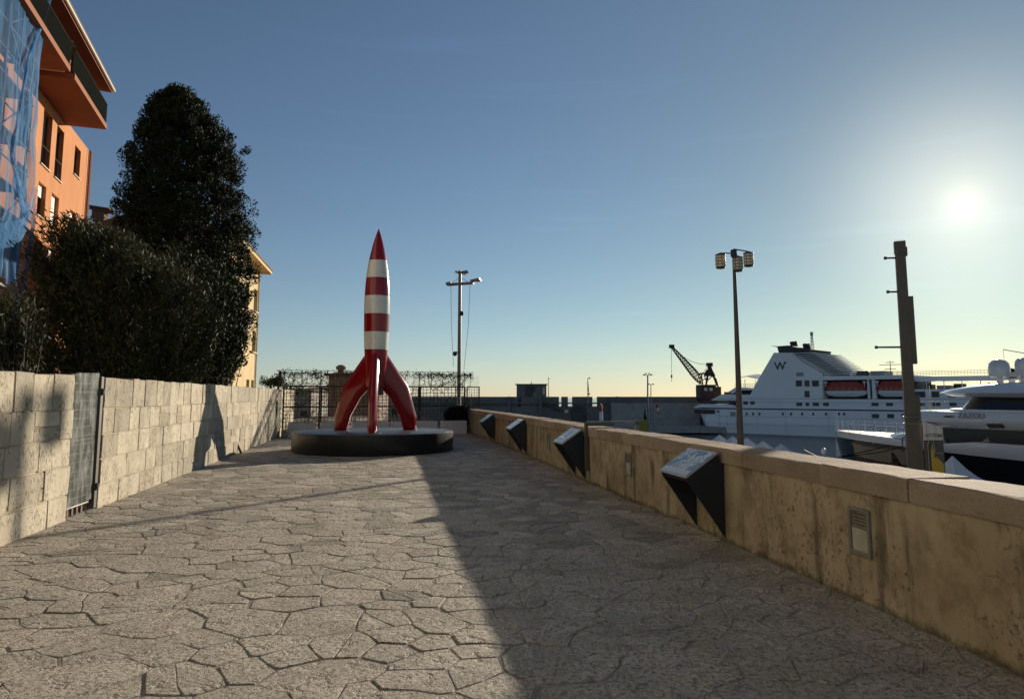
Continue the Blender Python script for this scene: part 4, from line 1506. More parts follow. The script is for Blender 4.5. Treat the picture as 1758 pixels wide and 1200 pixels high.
oleander('oleander_bush', 'large grey-green oleander bush with long narrow leaves in front of the tall tree', 230, 690,
         [(386, 155, 180), (400, 110, 220), (425, 78, 250), (442, 58, 318), (460, 42, 360), (500, 22, 395), (550, 5, 420), (600, 15, 418), (640, 50, 405), (660, 75, 395)],
         17.0, 1900, 28, .165, .034, MAT['leaf_ole'], 5, 1.5)
oleander('oleander_bush', 'smaller dark oleander hanging at the left picture edge, under the blue net', 30, 690,
         [(500, -30, 28), (520, -60, 60), (555, -70, 62), (585, -60, 40), (605, -30, 15)], 12.5, 260, 24, .15, .03, MAT['leaf_ole'], 6, .8)
oleander('leafy_shrub', 'broadleaved dark shrub at the foot of the tall tree, right end', 370, 690,
         [(430, 300, 340), (470, 280, 405), (540, 290, 428), (600, 300, 424), (655, 300, 405)], 20.5, 620, 26, .11, .06, MAT['leaf_dark'], 7, 1.3)


def far_trees():
    for (u, v, Y, w, h, lab) in ((465, 657, 70, 26, 9, 'far rounded tree above the end of the limestone wall'), (478, 655, 62, 12, 10, 'small far tree top left of the trellis'),
                                 (505, 672, 75, 40, 16, 'far tree seen through the trellis next to the wall')):
        c = at(u, v, Y); s = Y / 1219
        base = Vector((c.x, c.y, -.1 if u < 478 else -3))
        t = thing('far_tree', base, lab, 'tree', 'far trees beyond the wall')
        m = MB(); m.tube(base, c, .2, .08, 6); m.build('trunk', MAT['bark'], t)
        n = 40
        Cc = np.array(c) + nrs.normal(size=(n, 3)) * np.array([w * s * .28, w * s * .28, h * s * .3])
        Pp, d = clumps(Cc, nrs.uniform(.2, .45, n), 26)
        leaf_mesh('crown', Pp, d, nrs.uniform(.12, .22, len(Pp)), nrs.uniform(.07, .13, len(Pp)), MAT['leaf_far'], t)


far_trees()


# ------------------------------------------------------------------ orange building with scaffold
KB = 1.55
BC = Vector((-19.6 * KB, 33.0 * KB, 0)); BD = Vector((.314, -.949, 0)).normalized(); BN = Vector((.949, .314, 0)).normalized()


def bz(z): return EYE + (z - EYE) * KB


def bp(s, o, z): return BC + BD * (s * KB) + BN * (o * KB) + Vector((0, 0, z))


def facade(m, s0, s1, z0, z1, holes, depth, P):
    """wall face with recessed openings; holes (a,b,c,d) in the same units; P(s,o,z)"""
    ss = sorted({s0, s1, *[h[0] for h in holes], *[h[1] for h in holes]}); zz = sorted({z0, z1, *[h[2] for h in holes], *[h[3] for h in holes]})
    for i in range(len(ss) - 1):
        for j in range(len(zz) - 1):
            cs, cz = (ss[i] + ss[i + 1]) / 2, (zz[j] + zz[j + 1]) / 2
            if any(h[0] < cs < h[1] and h[2] < cz < h[3] for h in holes): continue
            m.quad(P(ss[i], 0, zz[j]), P(ss[i + 1], 0, zz[j]), P(ss[i + 1], 0, zz[j + 1]), P(ss[i], 0, zz[j + 1]))
    for a, b, c, d in holes:
        m.quad(P(a, 0, c), P(a, -depth, c), P(a, -depth, d), P(a, 0, d)); m.quad(P(b, 0, c), P(b, -depth, c), P(b, -depth, d), P(b, 0, d))
        m.quad(P(a, 0, c), P(b, 0, c), P(b, -depth, c), P(a, -depth, c)); m.quad(P(a, 0, d), P(b, 0, d), P(b, -depth, d), P(a, -depth, d))
        m.quad(P(a, -depth, c), P(b, -depth, c), P(b, -depth, d), P(a, -depth, d))


def orange_building():
    t = thing('apartment_building', bp(8, 0, 0), 'orange apartment building with roof terrace balconies behind blue scaffold net', 'building')
    wins = [(7.95, 9.0, 9.81, 11.85, 'tall'), (6.42, 7.35, 9.81, 11.85, 'tall'), (3.92, 4.84, 10.69, 11.93, 'dark'),
            (8.08, 8.97, 7.95, 9.18, 'half'), (6.46, 7.40, 7.95, 9.2, 'shut'), (4.0, 4.90, 7.95, 9.2, 'half'),
            (10.2, 11.3, 9.81, 11.7, 'tall'), (12.6, 13.6, 9.81, 11.7, 'tall'), (15.0, 16.0, 9.81, 11.7, 'tall'),
            (10.2, 11.2, 7.95, 9.2, 'dark'), (12.6, 13.6, 7.95, 9.2, 'half'), (15.0, 16.0, 7.95, 9.2, 'dark'),
            (6.46, 7.4, 5.9, 7.15, 'half'), (8.08, 8.97, 5.9, 7.15, 'dark'), (12.6, 13.6, 5.9, 7.15, 'dark'), (15.0, 16.0, 5.9, 7.15, 'half'),
            (10.2, 11.2, 5.9, 7.15, 'dark'), (12.6, 13.6, 3.6, 4.9, 'dark'), (15.0, 16.0, 3.6, 4.9, 'half')]
    holes = [(a, b, bz(c), bz(d)) for a, b, c, d, _ in wins]
    S0, S1, ZT = 2.4, 22.4, bz(12.42)
    m = MB()
    facade(m, S0, S1, -.2, ZT, holes, .22, bp)
    # other three sides and roof
    DEP = 7.0
    m.quad(bp(S0, 0, -.2), bp(S0, -DEP, -.2), bp(S0, -DEP, ZT), bp(S0, 0, ZT)); m.quad(bp(S1, 0, -.2), bp(S1, -DEP, -.2), bp(S1, -DEP, ZT), bp(S1, 0, ZT))
    m.quad(bp(S0, -DEP, -.2), bp(S1, -DEP, -.2), bp(S1, -DEP, ZT), bp(S0, -DEP, ZT)); m.quad(bp(S0, 0, ZT), bp(S1, 0, ZT), bp(S1, -DEP, ZT), bp(S0, -DEP, ZT))
    m.build('wall', MAT['orange_render'], t)
    m = MB()                                             # unseen pale facade, added to bounce light into the shaded terrace
    wh = [(24 + k * 2.4, 25 + k * 2.4, bz(c), bz(d)) for k in range(9) for c, d in ((9.8, 11.4), (7.6, 9.2), (5.4, 7.0), (3.2, 4.8))]
    facade(m, 22.6, 46.0, -.2, bz(13.5), wh, .2, bp)
    m.quad(bp(22.6, 0, -.2), bp(22.6, -7, -.2), bp(22.6, -7, bz(13.5)), bp(22.6, 0, bz(13.5))); m.quad(bp(46, 0, -.2), bp(46, -7, -.2), bp(46, -7, bz(13.5)), bp(46, 0, bz(13.5)))
    m.quad(bp(22.6, 0, bz(13.5)), bp(46, 0, bz(13.5)), bp(46, -7, bz(13.5)), bp(22.6, -7, bz(13.5)))
    m.build('bounce_wing', MAT['pale_render'], t)
    # set-back top floor under the eaves
    m = MB(); m.hexa([bp(s, o, ZT + .01) for s, o in ((6.3, -.05), (S1, -.05), (S1, -DEP), (6.3, -DEP))], [bp(s, o, bz(14.05)) for s, o in ((6.3, -.05), (S1, -.05), (S1, -DEP), (6.3, -DEP))])
    fixn(m.build('top_floor', MAT['shaded_orange'], t))
    rz = math.atan2(BD.y, BD.x)
    for a, b, c, d, kd in wins:
        za, zb = bz(c), bz(d); w = (b - a) * KB; mid = (a + b) / 2
        f = MB()
        P2 = lambda s, z: bp(s, -.17, z)
        for s in (a + .035, mid, b - .035): f.box(P2(s, (za + zb) / 2), (.07, .06, zb - za - .01), rz)
        for z in (za + .04, zb - .04): f.box(P2(mid, z), (w - .02, .06, .07), rz)
        fo = f.build('window', MAT['wood_frame'], t)
        g = MB(); g.box(bp(mid, -.195, (za + zb) / 2), (w - .02, .02, zb - za - .02), rz); g.build('pane', MAT['glass'], fo)
        sl = MB(); sl.box(bp(mid, -.07, za + .02), (w + .08, .40, .05), rz); sl.build('sill', MAT['sill'], fo)
        if kd in ('half', 'shut'):
            fr = .36 if kd == 'half' else .86
            z1 = zb - (zb - za) * fr
            sh = MB()
            for k in range(int((zb - z1) / .075)):
                sh.box(bp(mid - .12 * (kd == 'shut') * 0, -.135, zb - .04 - k * .075), (w * .92, .03, .066), rz)
            sh.build('roller_shutter', MAT['white_shutter'], fo)
        if kd == 'tall':
            rl = MB(); zr = za + (zb - za) * .36
            rl.tube(bp(a, -.02, zr), bp(b, -.02, zr), .028, n=6); rl.tube(bp(a, -.02, za + .12), bp(b, -.02, za + .12), .018, n=6)
            for k in range(1, 8): rl.tube(bp(a + (b - a) * k / 8, -.02, za + .12), bp(a + (b - a) * k / 8, -.02, zr), .013, n=4)
            rl.build('guard_rail', MAT['dark_steel'], fo)
    # balconies
    for (a, b) in ((6.16, 11.0), (11.55, 20.0)):
        zb = bz(12.26); th = .30
        m = MB(); m.hexa([bp(s, o, zb) for s, o in ((a, .01), (b, .01), (b, 1.4), (a, 1.4))], [bp(s, o, zb + th) for s, o in ((a, .01), (b, .01), (b, 1.4), (a, 1.4))])
        slab = fixn(m.build('balcony', MAT['shaded_orange'], t))
        m = MB(); z0, z1 = zb + th + .03, bz(13.28)
        m.box(bp((a + b) / 2, 1.36, z1), ((b - a) * KB, .06, .05), rz); m.box(bp((a + b) / 2, 1.36, z0 + .05), ((b - a) * KB, .04, .04), rz)
        k = 0; s = a + .03
        while s < b:
            m.box(bp(s, 1.36, (z0 + z1) / 2), (.03, .03, z1 - z0), rz); s += .075
        for e in (a + .02, b - .02):
            m.box(bp(e, .7, z1), (.06, 1.34 * KB, .05), rz); m.box(bp(e, .7, z0 + .05), (.04, 1.34 * KB, .04), rz)
            o_ = .08
            while o_ < 1.36: m.box(bp(e, o_, (z0 + z1) / 2), (.03, .03, z1 - z0), rz); o_ += .08
        m.build('railing', MAT['rail_black'], slab)
        m = MB(); m.box(bp((a + b) / 2, 1.32, (z0 + z1) / 2), ((b - a) * KB - .1, .015, z1 - z0 - .1), rz); m.build('rail_screen', MAT['rail_black'], slab)
    m = MB(); m.box(bp(11.25, .6, bz(12.52)), (.5, 1.6, .35), rz); m.build('planter_trough', MAT['sill'], t)
    # eaves
    z0 = bz(13.90)
    m = MB(); m.hexa([bp(s, o, z0 + (.25 if o < 0 else 0)) for s, o in ((5.95, -.6), (S1, -.6), (S1, 1.46), (5.95, 1.46))], [bp(s, o, z0 + .22 + (.25 if o < 0 else 0)) for s, o in ((5.95, -.6), (S1, -.6), (S1, 1.46), (5.95, 1.46))])
    ro = fixn(m.build('eaves', MAT['shaded_orange'], t))
    m = MB(); m.tube(bp(5.9, 1.52, z0 + .17), bp(S1, 1.52, z0 + .17), .09, n=8); m.build('gutter', MAT['sill'], ro, 40)
    m = MB(); m.hexa([bp(s, o, z0 + .235 + (1.4 if o < -1 else 0)) for s, o in ((5.85, -3.5), (S1, -3.5), (S1, 1.56), (5.85, 1.56))], [bp(s, o, z0 + .36 + (1.4 if o < -1 else 0)) for s, o in ((5.85, -3.5), (S1, -3.5), (S1, 1.56), (5.85, 1.56))])
    fixn(m.build('roof', MAT['brown_tile'], ro))
    for s, mt, r_ in ((2.62, 'copper_pipe', .07), (2.42, 'copper_pipe', .05), (2.9, 'dark_steel', .025)):
        m = MB(); m.tube(bp(s, .06, -.1), bp(s, .06, bz(12.4)), r_, n=8); m.build('downpipe', MAT[mt], t, 40)
    # yellow rail, awning slab and maroon base at ground floor
    m = MB(); m.box(bp(13.5, .12, bz(2.05)), (13, .05, .10), rz); m.build('yellow_rail', MAT['yellow_line'], t)
    m = MB(); m.box(bp(13.9, .35, bz(1.28)), (16.0, .2, 2.1), rz); m.build('base', MAT['maroon'], t)
    m = MB(); m.box(bp(16.6, .7, bz(2.85)), (7.5, 2.0, .35), rz); m.build('canopy', MAT['white_shutter'], t)
    # potted plant on the balcony corner
    p = bp(11.2, 1.15, bz(12.75))
    pl = thing('balcony_plant', p, 'leafy potted plant between the two roof balconies', 'plant')
    Pp, d = clumps(np.array([p + Vector((0, 0, .6)), p + Vector((.1, .1, .9)), p + Vector((0, -.2, .4))]), [.35, .3, .35], 90)
    m = MB(); m.lathe([(.18, -.35), (.25, .1)], p, 12); m.build('pot', MAT['brown_tile'], pl)
    leaf_mesh('leaves', Pp, d, nrs.uniform(.14, .24, len(Pp)), nrs.uniform(.07, .12, len(Pp)), MAT['leaf_far'], pl)


orange_building()


def scaffold():
    O = 1.2
    t = thing('scaffold', bp(15, .8, -.1), 'tube scaffold standing against the orange building', 'scaffold')
    rz = math.atan2(BD.y, BD.x)
    for s in (13.9, 16.0, 18.1):
        for o in (.35, 1.05):
            m = MB(); m.tube(bp(s, o, -.1), bp(s, o, bz(14.2)), .055, n=8); m.build('standard', MAT['scaffold' if o > .5 else 'dark_steel'], t, 40)
    for z in (3.2, 4.6, 6.0, 7.4, 8.8, 10.2, 11.6, 13.0):
        for o in (.35, 1.05):
            m = MB(); m.tube(bp(13.6, o, bz(z)), bp(19, o, bz(z)), .04, n=6)
            m.tube(bp(13.6, o, bz(z) + 1.0), bp(19, o, bz(z) + 1.0), .04, n=6)
            m.build('ledger', MAT['scaffold'], t, 40)
        m = MB(); m.box(bp(16.4, .7, bz(z) + .08), (4.8 * KB, .6 * KB, .07), rz); m.build('deck', MAT['deck_board'], t)
    for k, z in enumerate((3.2, 4.6, 6.0, 7.4, 8.8, 10.2, 11.6)):
        m = MB(); a, b = (13.9, 16.0) if k % 2 else (16.0, 13.9)
        m.tube(bp(a, 1.08, bz(z)), bp(b, 1.08, bz(z + 1.4)), .035, n=6); m.build('brace', MAT['scaffold'], t, 40)
    # net
    n = thing('debris_net', bp(16, O, bz(5)), 'sagging translucent blue debris net hung on the scaffold', 'net')
    m = MB(); nu, nv = 150, 90
    grid = []
    for j in range(nv + 1):
        f = j / nv
        row = []
        for i in range(nu + 1):
            g = i / nu
            edge = 13.45 + .10 * math.sin(f * 9) + (0 if f > .3 else (.3 - f) * 1.6)
            s = edge + g * (20.2 - edge)
            zb = 4.9 + .55 * noise.noise(Vector((s * .9, 2, 0))) + .25 * noise.noise(Vector((s * 3, 5, 0)))
            z = bz(zb + f * (14.6 - zb))
            w = noise.noise(Vector((s * 1.3, z * .16, 1.7))) * .30 + noise.noise(Vector((s * 4.2, z * .28, 8.1))) * .13 + noise.noise(Vector((s * 11, z * .35, 6.1))) * .09 + noise.noise(Vector((s * .6, z * .7, 4.2))) * .14
            w *= (.5 + .9 * (1 - f))
            if g < .06: w -= (.06 - g) * 4
            row.append(bp(s, O + w * .55, z))
        grid.append(row)
    # weld through a shared grid
    m2 = MB(); m2.v = [p for r in grid for p in r]; W = nu + 1
    m2.f = [(j * W + i, j * W + i + 1, (j + 1) * W + i + 1, (j + 1) * W + i) for j in range(nv) for i in range(nu)]
    m2.build('net_sheet', MAT['net'], n, True)
    # gathered lower folds
    for (pts, w) in (([(13.7, 7.4), (14.6, 6.2), (16.2, 5.7), (19, 5.4)], .55), ([(13.65, 6.9), (14.0, 5.3), (14.6, 3.9), (15.8, 3.2)], .35), ([(13.6, 13.9), (15.2, 11.0), (15.9, 8.0), (14.3, 6.6)], .16)):
        mm = MB(); rows = []
        for k in range(25):
            f = k / 24 * (len(pts) - 1); i = min(int(f), len(pts) - 2); q = f - i
            s = pts[i][0] + (pts[i + 1][0] - pts[i][0]) * q; z = pts[i][1] + (pts[i + 1][1] - pts[i][1]) * q
            rows.append([bp(s + .05 * math.sin(h * 2.1 + k), 1.32 + .05 * math.sin(h * 1.7 + k * .6), bz(z) + (h - 3) / 3 * w) for h in range(7)])
        mm.v = [p for r in rows for p in r]; mm.f = [(j * 7 + i, j * 7 + i + 1, (j + 1) * 7 + i + 1, (j + 1) * 7 + i) for j in range(24) for i in range(6)]
        mm.build('net_fold', MAT['net'], n, True)


scaffold()


def cream_building():
    Y = 48.0; c = at(437, 655, Y); c.z = 0
    D = Vector((-.18, 1, 0)).normalized(); N = Vector((D.y, -D.x, 0))
    # the far corner is at c; the lit long side runs towards the camera
    P = lambda s, o, z: Vector((c.x, c.y, 0)) - D * s + N * o + Vector((0, 0, z))
    t = thing('house', P(5, -3, 0), 'cream rendered house with overhanging eaves right behind the tall tree', 'house')
    zt = at(437, 468, Y).z
    wins = [(.25, 1.5, at(437, 606, Y).z, at(437, 571, Y).z), (.35, 1.25, at(437, 659, Y).z - .6, at(437, 653, Y).z), (1.9, 2.9, at(437, 659, Y).z - .6, at(437, 653, Y).z), (.25, 1.5, 7.2, 8.7), (3.2, 4.4, 7.2, 8.7), (3.2, 4.4, 4.6, 6.2)]
    m = MB(); facade(m, 0, 9, -.2, zt, wins, .25, P)
    m.quad(P(0, 0, -.2), P(0, -8, -.2), P(0, -8, zt), P(0, 0, zt)); m.quad(P(9, 0, -.2), P(9, -8, -.2), P(9, -8, zt), P(9, 0, zt)); m.quad(P(0, -8, -.2), P(9, -8, -.2), P(9, -8, zt), P(0, -8, zt))
    m.build('wall', MAT['cream_render'], t)
    rz = math.atan2(D.y, D.x)
    for a, b, z0, z1 in wins:
        m = MB(); mid = (a + b) / 2
        for s in (a + .04, mid, b - .04): m.box(P(s, -.2, (z0 + z1) / 2), (.07, .05, z1 - z0 - .01), rz)
        for z in (z0 + .04, z1 - .04): m.box(P(mid, -.2, z), (b - a - .02, .05, .07), rz)
        f = m.build('window', MAT['white_shutter'], t)
        m = MB(); m.box(P(mid, -.235, (z0 + z1) / 2), (b - a - .02, .02, z1 - z0 - .02), rz); m.build('pane', MAT['glass'], f)
        m = MB(); m.box(P(mid, .02, z0 - .03), (b - a + .2, .2, .06), rz); m.build('sill', MAT['sill'], f)
    m = MB(); m.hexa([P(s, o, zt + (.0 if o > 0 else 0)) for s, o in ((-.75, .75), (9.6, .75), (9.6, -8.5), (-.75, -8.5))], [P(s, o, zt + .20) for s, o in ((-.75, .75), (9.6, .75), (9.6, -8.5), (-.75, -8.5))])
    e = fixn(m.build('eaves', MAT['cream_render'], t))
    m = MB(); m.hexa([P(s, o, zt + .205) for s, o in ((-.8, .8), (9.6, .8), (9.6, -8.5), (-.8, -8.5))], [P(s, o, zt + (.32 if (o > 0) else .32) + (2.2 if 1 < s < 9 and o < 0 else 0)) for s, o in ((-.8, .8), (9.6, .8), (8.0, -4), (2, -4))])
    fixn(m.build('roof', MAT['brown_tile'], e))
    m = MB(); m.tube(P(.12, .07, -.1), P(.12, .07, zt), .055, n=8); m.build('downpipe', MAT['sill'], t, 40)
    # brown roofed house further left
    c2 = at(168, 372, 66); s = 66 / 1219
    h = thing('house', (c2.x - 2, c2.y + 3, -.1), 'dark brown house roof with chimney peeping over bushes right of orange building', 'house')
    zr = c2.z
    m = MB(); m.box((c2.x - 2, c2.y + 3, zr / 2 - 1.2), (5.5, 6, zr - 2.2)); m.build('wall', MAT['far_wall'], h)
    m = MB(); z0 = zr - 1.4
    m.hexa([(c2.x - 5.2, c2.y - .5, z0), (c2.x + 1.6, c2.y - .5, z0), (c2.x + 1.6, c2.y + 6.6, z0), (c2.x - 5.2, c2.y + 6.6, z0)], [(c2.x - 4.8, c2.y + 2.5, z0 + 1.3), (c2.x - .2, c2.y + 2.5, z0 + 1.3), (c2.x - .2, c2.y + 3.5, z0 + 1.3), (c2.x - 4.8, c2.y + 3.5, z0 + 1.3)])
    ro = fixn(m.build('roof', MAT['brown_tile'], h))
    m = MB(); q = at(166, 366, 66); m.box((q.x, q.y + .6, q.z - .2), (1.2, .8, 1.0)); m.box((q.x, q.y + .6, q.z + .62), (2.3, 1.1, .14), M=Matrix.Rotation(math.radians(9), 4, 'Y')); m.box((q.x + .3, q.y + .6, q.z + .32), (2.4, 1.0, .10), M=Matrix.Rotation(math.radians(9), 4, 'Y'))
    m.build('chimney', MAT['brown_tile'], ro)


cream_building()


def town_beyond():
    # small house with a flue, and pale blocks of the town seen through the trellis
    def blk(name, u0, u1, v, Y, dep, mat, lab, base=-3.0, chim=None, roof='brown_tile'):
        a, b = at(u0, v, Y), at(u1, v, Y); w = b.x - a.x
        t = thing(name, ((a.x + b.x) / 2, Y + dep / 2, base), lab, 'house', 'houses of the town seen through the trellis')
        ztop = a.z
        P = lambda s, o, z: Vector((a.x + s, Y - o, z))
        nw = max(2, int(w / 2.6)); wins = []
        z = base + 1.2
        while z + 1.6 < ztop - .3:
            for k in range(nw):
                s = (k + .5) * w / nw; wins.append((s - .45, s + .45, z, z + 1.4))
            z += 2.9
        m = MB(); facade(m, 0, w, base, ztop, wins, .2, P)
        m.quad(P(0, 0, base), P(0, -dep, base), P(0, -dep, ztop), P(0, 0, ztop)); m.quad(P(w, 0, base), P(w, -dep, base), P(w, -dep, ztop), P(w, 0, ztop)); m.quad(P(0, -dep, base), P(w, -dep, base), P(w, -dep, ztop), P(0, -dep, ztop))
        m.build('wall', mat, t)
        for q in wins:
            mm = MB(); mm.box(P((q[0] + q[1]) / 2, -.17, (q[2] + q[3]) / 2), (.86, .03, 1.36)); mm.build('window', MAT['glass'], t)
        m = MB(); m.hexa([P(-.3, .3, ztop), P(w + .3, .3, ztop), P(w + .3, -dep - .3, ztop), P(-.3, -dep - .3, ztop)], [P(-.3, .3, ztop + .18), P(w + .3, .3, ztop + .18), P(w * .75, -dep * .6, ztop + .5), P(w * .25, -dep * .6, ztop + .5)])
        r_ = fixn(m.build('roof', MAT[roof], t))
        if chim:
            c = at(chim[0], chim[1], Y + .8)
            m = MB(); m.lathe([(.28, ztop), (.28, c.z - .35), (.42, c.z - .33), (.46, c.z - .1), (.2, c.z + .08)], (c.x, Y + .8, 0), 14); m.build('chimney', MAT['far_wall'], r_, 40)
        return t
    blk('house', 564, 640, 645, 62, 8, MAT['far_wall'], 'brownish house with round flue on its roof behind the rocket fin', chim=(585.5, 628))
    blk('house', 486, 535, 672, 95, 10, MAT['far_wall2'], 'pale house seen through the trellis beside the limestone wall')
    blk('house', 532, 566, 668, 110, 10, MAT['far_wall'], 'pinkish house seen through the trellis left of the flue house')
    blk('house', 640, 690, 676, 120, 12, MAT['far_wall2'], 'pale low house seen between rocket fins through trellis')


town_beyond()


# ------------------------------------------------------------------ harbour: breakwater and what stands on it
BWY = 190.0


def breakwater():
    t = thing('breakwater_wall', (40, BWY, WATER_Z), 'long grey stone breakwater wall closing the harbour', 'wall')
    zt = at(900, 681, BWY).z
    gaps = [(892, .9), (979, 1.2), (1021.5, 1.3), (962, .7)]
    xs = [-80.0]
    for u, w in sorted(gaps):
        x = at(u, 682, BWY).x; xs += [x - w / 2, x + w / 2]
    xs.append(52.0)
    for k in range(0, len(xs), 2):                       # parapet lengths between the gaps
        m = MB(); m.box(((xs[k] + xs[k + 1]) / 2, BWY + 1.0, zt - 1.3), (xs[k + 1] - xs[k], 1.4, 2.6)); m.build('parapet_length', MAT['breakwater'], t)
    m = MB(); m.hexa([(-80, BWY - .5, WATER_Z - 1), (52, BWY - .5, WATER_Z - 1), (52, BWY + 9, WATER_Z - 1), (-80, BWY + 9, WATER_Z - 1)], [(-80, BWY, zt - 2.6), (52, BWY, zt - 2.6), (52, BWY + 9, zt - 2.6), (-80, BWY + 9, zt - 2.6)])
    fixn(m.build('wall_body', MAT['breakwater'], t))
    m = MB(); zc = at(900, 692, BWY).z; m.box((-14, BWY - .35, zc), (132, .5, .35)); m.build('string_course', MAT['breakwater'], t)
    for (u, v) in ((874, 700), (928, 700), (1060, 705)):
        p = at(u, v, BWY - .5); m = MB(); m.box((p.x, BWY - .4, -2.5), (.7, .5, 8)); m.build('pilaster', MAT['breakwater'], t)
    # right length, thicker and taller in steps
    m = MB(); x0 = at(1048, 690, BWY - 3).x
    m.box(((x0 + 90) / 2, BWY - 1, (zt - .1 + WATER_Z) / 2 - .5), (90 - x0, 4, zt - .1 - WATER_Z + 1.0)); m.build('thick_length', MAT['breakwater'], t)
    m = MB(); m.box(((x0 + 90) / 2, BWY - 4, at(1100, 692, BWY - 4).z - 4), (90 - x0, 3, 8)); m.build('lower_length', MAT['concrete'], t)
    # arch door
    p = at(994, 722, BWY - .6); q = at(994, 697, BWY - .6); w = 2.1
    prof = [(p.x - w, p.z), (p.x + w, p.z), (p.x + w, q.z - 1.6)] + [(p.x + w * math.cos(a), q.z - 1.6 + 1.6 * math.sin(a)) for a in np.linspace(.2, math.pi - .2, 8)] + [(p.x - w, q.z - 1.6)]
    m = MB(); m.prism([(x, BWY - .52, z) for x, z in prof], (0, .3, 0)); fixn(m.build('arch', MAT['breakwater_dark'], t))
    for (u, v, s) in ((972.5, 706, 1.0),):
        c = at(u, v, BWY - .5); m = MB(); m.box((c.x, BWY - .5, c.z), (s, .2, s * .9)); m.build('window', MAT['sill'], t)
    # stair running up the wall
    a, b = at(932, 688, BWY - 1.2), at(962, 703, BWY - 1.2)
    m = MB(); m.prism([(a.x, BWY - 1.2, a.z), (b.x, BWY - 1.2, b.z), (b.x, BWY - 1.2, b.z - .5), (a.x, BWY - 1.2, a.z - .5)], (0, 1.0, 0)); fixn(m.build('stair', MAT['breakwater_dark'], t))
    # low quay at its foot
    m = MB(); zq = -6.2
    m.box((20, BWY - 6, (zq + WATER_Z - 1) / 2), (160, 11, zq - WATER_Z + 1)); tag(m.build('breakwater_quay', MAT['concrete']), kind='structure')
    m = MB(); x0 = at(1040, 727, 172).x; m.box((x0 + 20, 176, -6.4), (40, 9, 1.4)); tag(m.build('landing_stage', MAT['concrete']), kind='structure')
    # blockhouse
    a, b = at(887, 661, BWY + 2), at(938, 661, BWY + 2); zt0 = zt - 2.6
    t = thing('blockhouse', ((a.x + b.x) / 2, BWY + 4, zt0), 'flat roofed stone blockhouse on top of the breakwater', 'building')
    w = b.x - a.x
    m = MB(); m.box(((a.x + b.x) / 2, BWY + 4, (zt0 + a.z) / 2), (w, 4.2, a.z - zt0)); m.build('wall', MAT['breakwater'], t)
    m = MB(); m.box(((a.x + b.x) / 2, BWY + 4, a.z + .16), (w + .6, 4.8, .32)); m.build('roof', MAT['breakwater'], t)
    m = MB(); m.box(((a.x + b.x) / 2 - .4, BWY + 1.85, (zt + a.z) / 2 - .35), (2.6, .2, a.z - zt)); d = m.build('door_bay', MAT['breakwater_dark'], t)
    m = MB(); m.box(((a.x + b.x) / 2 + 1.0, BWY + 1.72, zt + .6), (1.1, .1, 1.1)); m.build('window', MAT['glass'], t)
    m = MB(); m.box((b.x - .7, BWY + 1.85, (zt + a.z) / 2), (.6, .2, 1.9)); m.build('window', MAT['sill'], t)
    m = MB(); m.tube((b.x + .6, BWY + 3, zt0), (b.x + .6, BWY + 3, a.z + 2.2), .12, .06, 6); m.box((b.x + .8, BWY + 3, a.z + 1.7), (.7, .1, .1)); m.build('aerial', MAT['dark_steel'], t)
    m = MB(); m.tube(((a.x + b.x) / 2, BWY + 4, a.z), ((a.x + b.x) / 2, BWY + 4, a.z + .9), .12, n=6); m.build('vent_pipe', MAT['dark_steel'], t)


breakwater()


def harbour_poles():
    def pole(u, v0, v1, Y, r, lab, heads, grp='thin light poles in front of the breakwater'):
        a, b = at(u, v0, Y), at(u, v1, Y)
        t = thing('light_pole', b, lab, 'light pole', grp)
        m = MB(); m.tube(b, a, r, r * .7, 8); m.build('pole', MAT['steel'], t, 40)
        for dx, dz, w in heads:
            m = MB(); m.box(a + Vector((dx, 0, dz)), (w, .35, .28)); m.tube(a, a + Vector((dx, 0, dz)), .05, n=4); m.build('lamp_head', MAT['dark_steel'], t)
    pole(1009, 650, 722, 184, .12, 'thin dark light pole right of the breakwater arch', ((.4, .1, .5), (.3, -4, .5), (.3, -7.5, .4)))
    pole(1112, 645, 742, 150, .20, 'taller of the two lamp poles left of the crane', ((-.75, .2, .35), (.75, .2, .35), (-.35, .45, .2), (.35, .45, .2)))
    pole(1117.5, 660, 728, 178, .14, 'shorter lamp pole just right of the taller one', ((-.5, .05, .4), (.5, .05, .4)))
    # red and white harbour marker
    b = at(1032, 722, 165); t = thing('harbour_marker', b, 'slim white harbour marker with red top before the breakwater', 'marker')
    m = MB(); m.lathe([(.42, 0), (.42, 1.9), (.3, 2.0)], b, 10); m.build('white_base', MAT['ship_white'], t, 40)
    m = MB(); m.lathe([(.3, 2.0), (.3, 3.4), (.05, 3.9)], b, 10); m.build('red_top', MAT['red_flag'], t, 40)
    # wind sock
    b = at(1121.5, 740, 150); a = at(1121.5, 701, 150)
    t = thing('windsock', b, 'red and white windsock on a thin pole left of the cruise ship', 'windsock')
    m = MB(); m.tube(b, a, .07, n=6); m.build('pole', MAT['steel'], t)
    p0 = at(1127, 694, 150); d = Vector((.25, 0, -1)).normalized()
    for k in range(3):
        q0, q1 = p0 + d * k * .75, p0 + d * (k + 1) * .75
        m = MB(); m.tube(q0, q1, .30 - k * .07, .23 - k * .07, 8); m.build('sleeve', MAT['red_flag' if k % 2 == 0 else 'ship_white'], t)
    # yellow hut
    b = at(1105.5, 737, 150); t = thing('yellow_cabinet', Vector((b.x, b.y, QUAY_Z - 1.0)), 'yellow-green cabinet at the foot of the taller lamp pole', 'cabinet')
    m = MB(); m.bbox((b.x, b.y, b.z + .7), (1.7, 1.2, 2.6), .05); m.build('body', MAT['yellow_box'], t)
    m = MB(); m.lathe([(.3, b.z + 2.0), (.28, b.z + 2.9), (.1, b.z + 4.2)], (b.x + .3, b.y, 0), 8); m.build('beacon', MAT['leaf_hedge'], t)


harbour_poles()


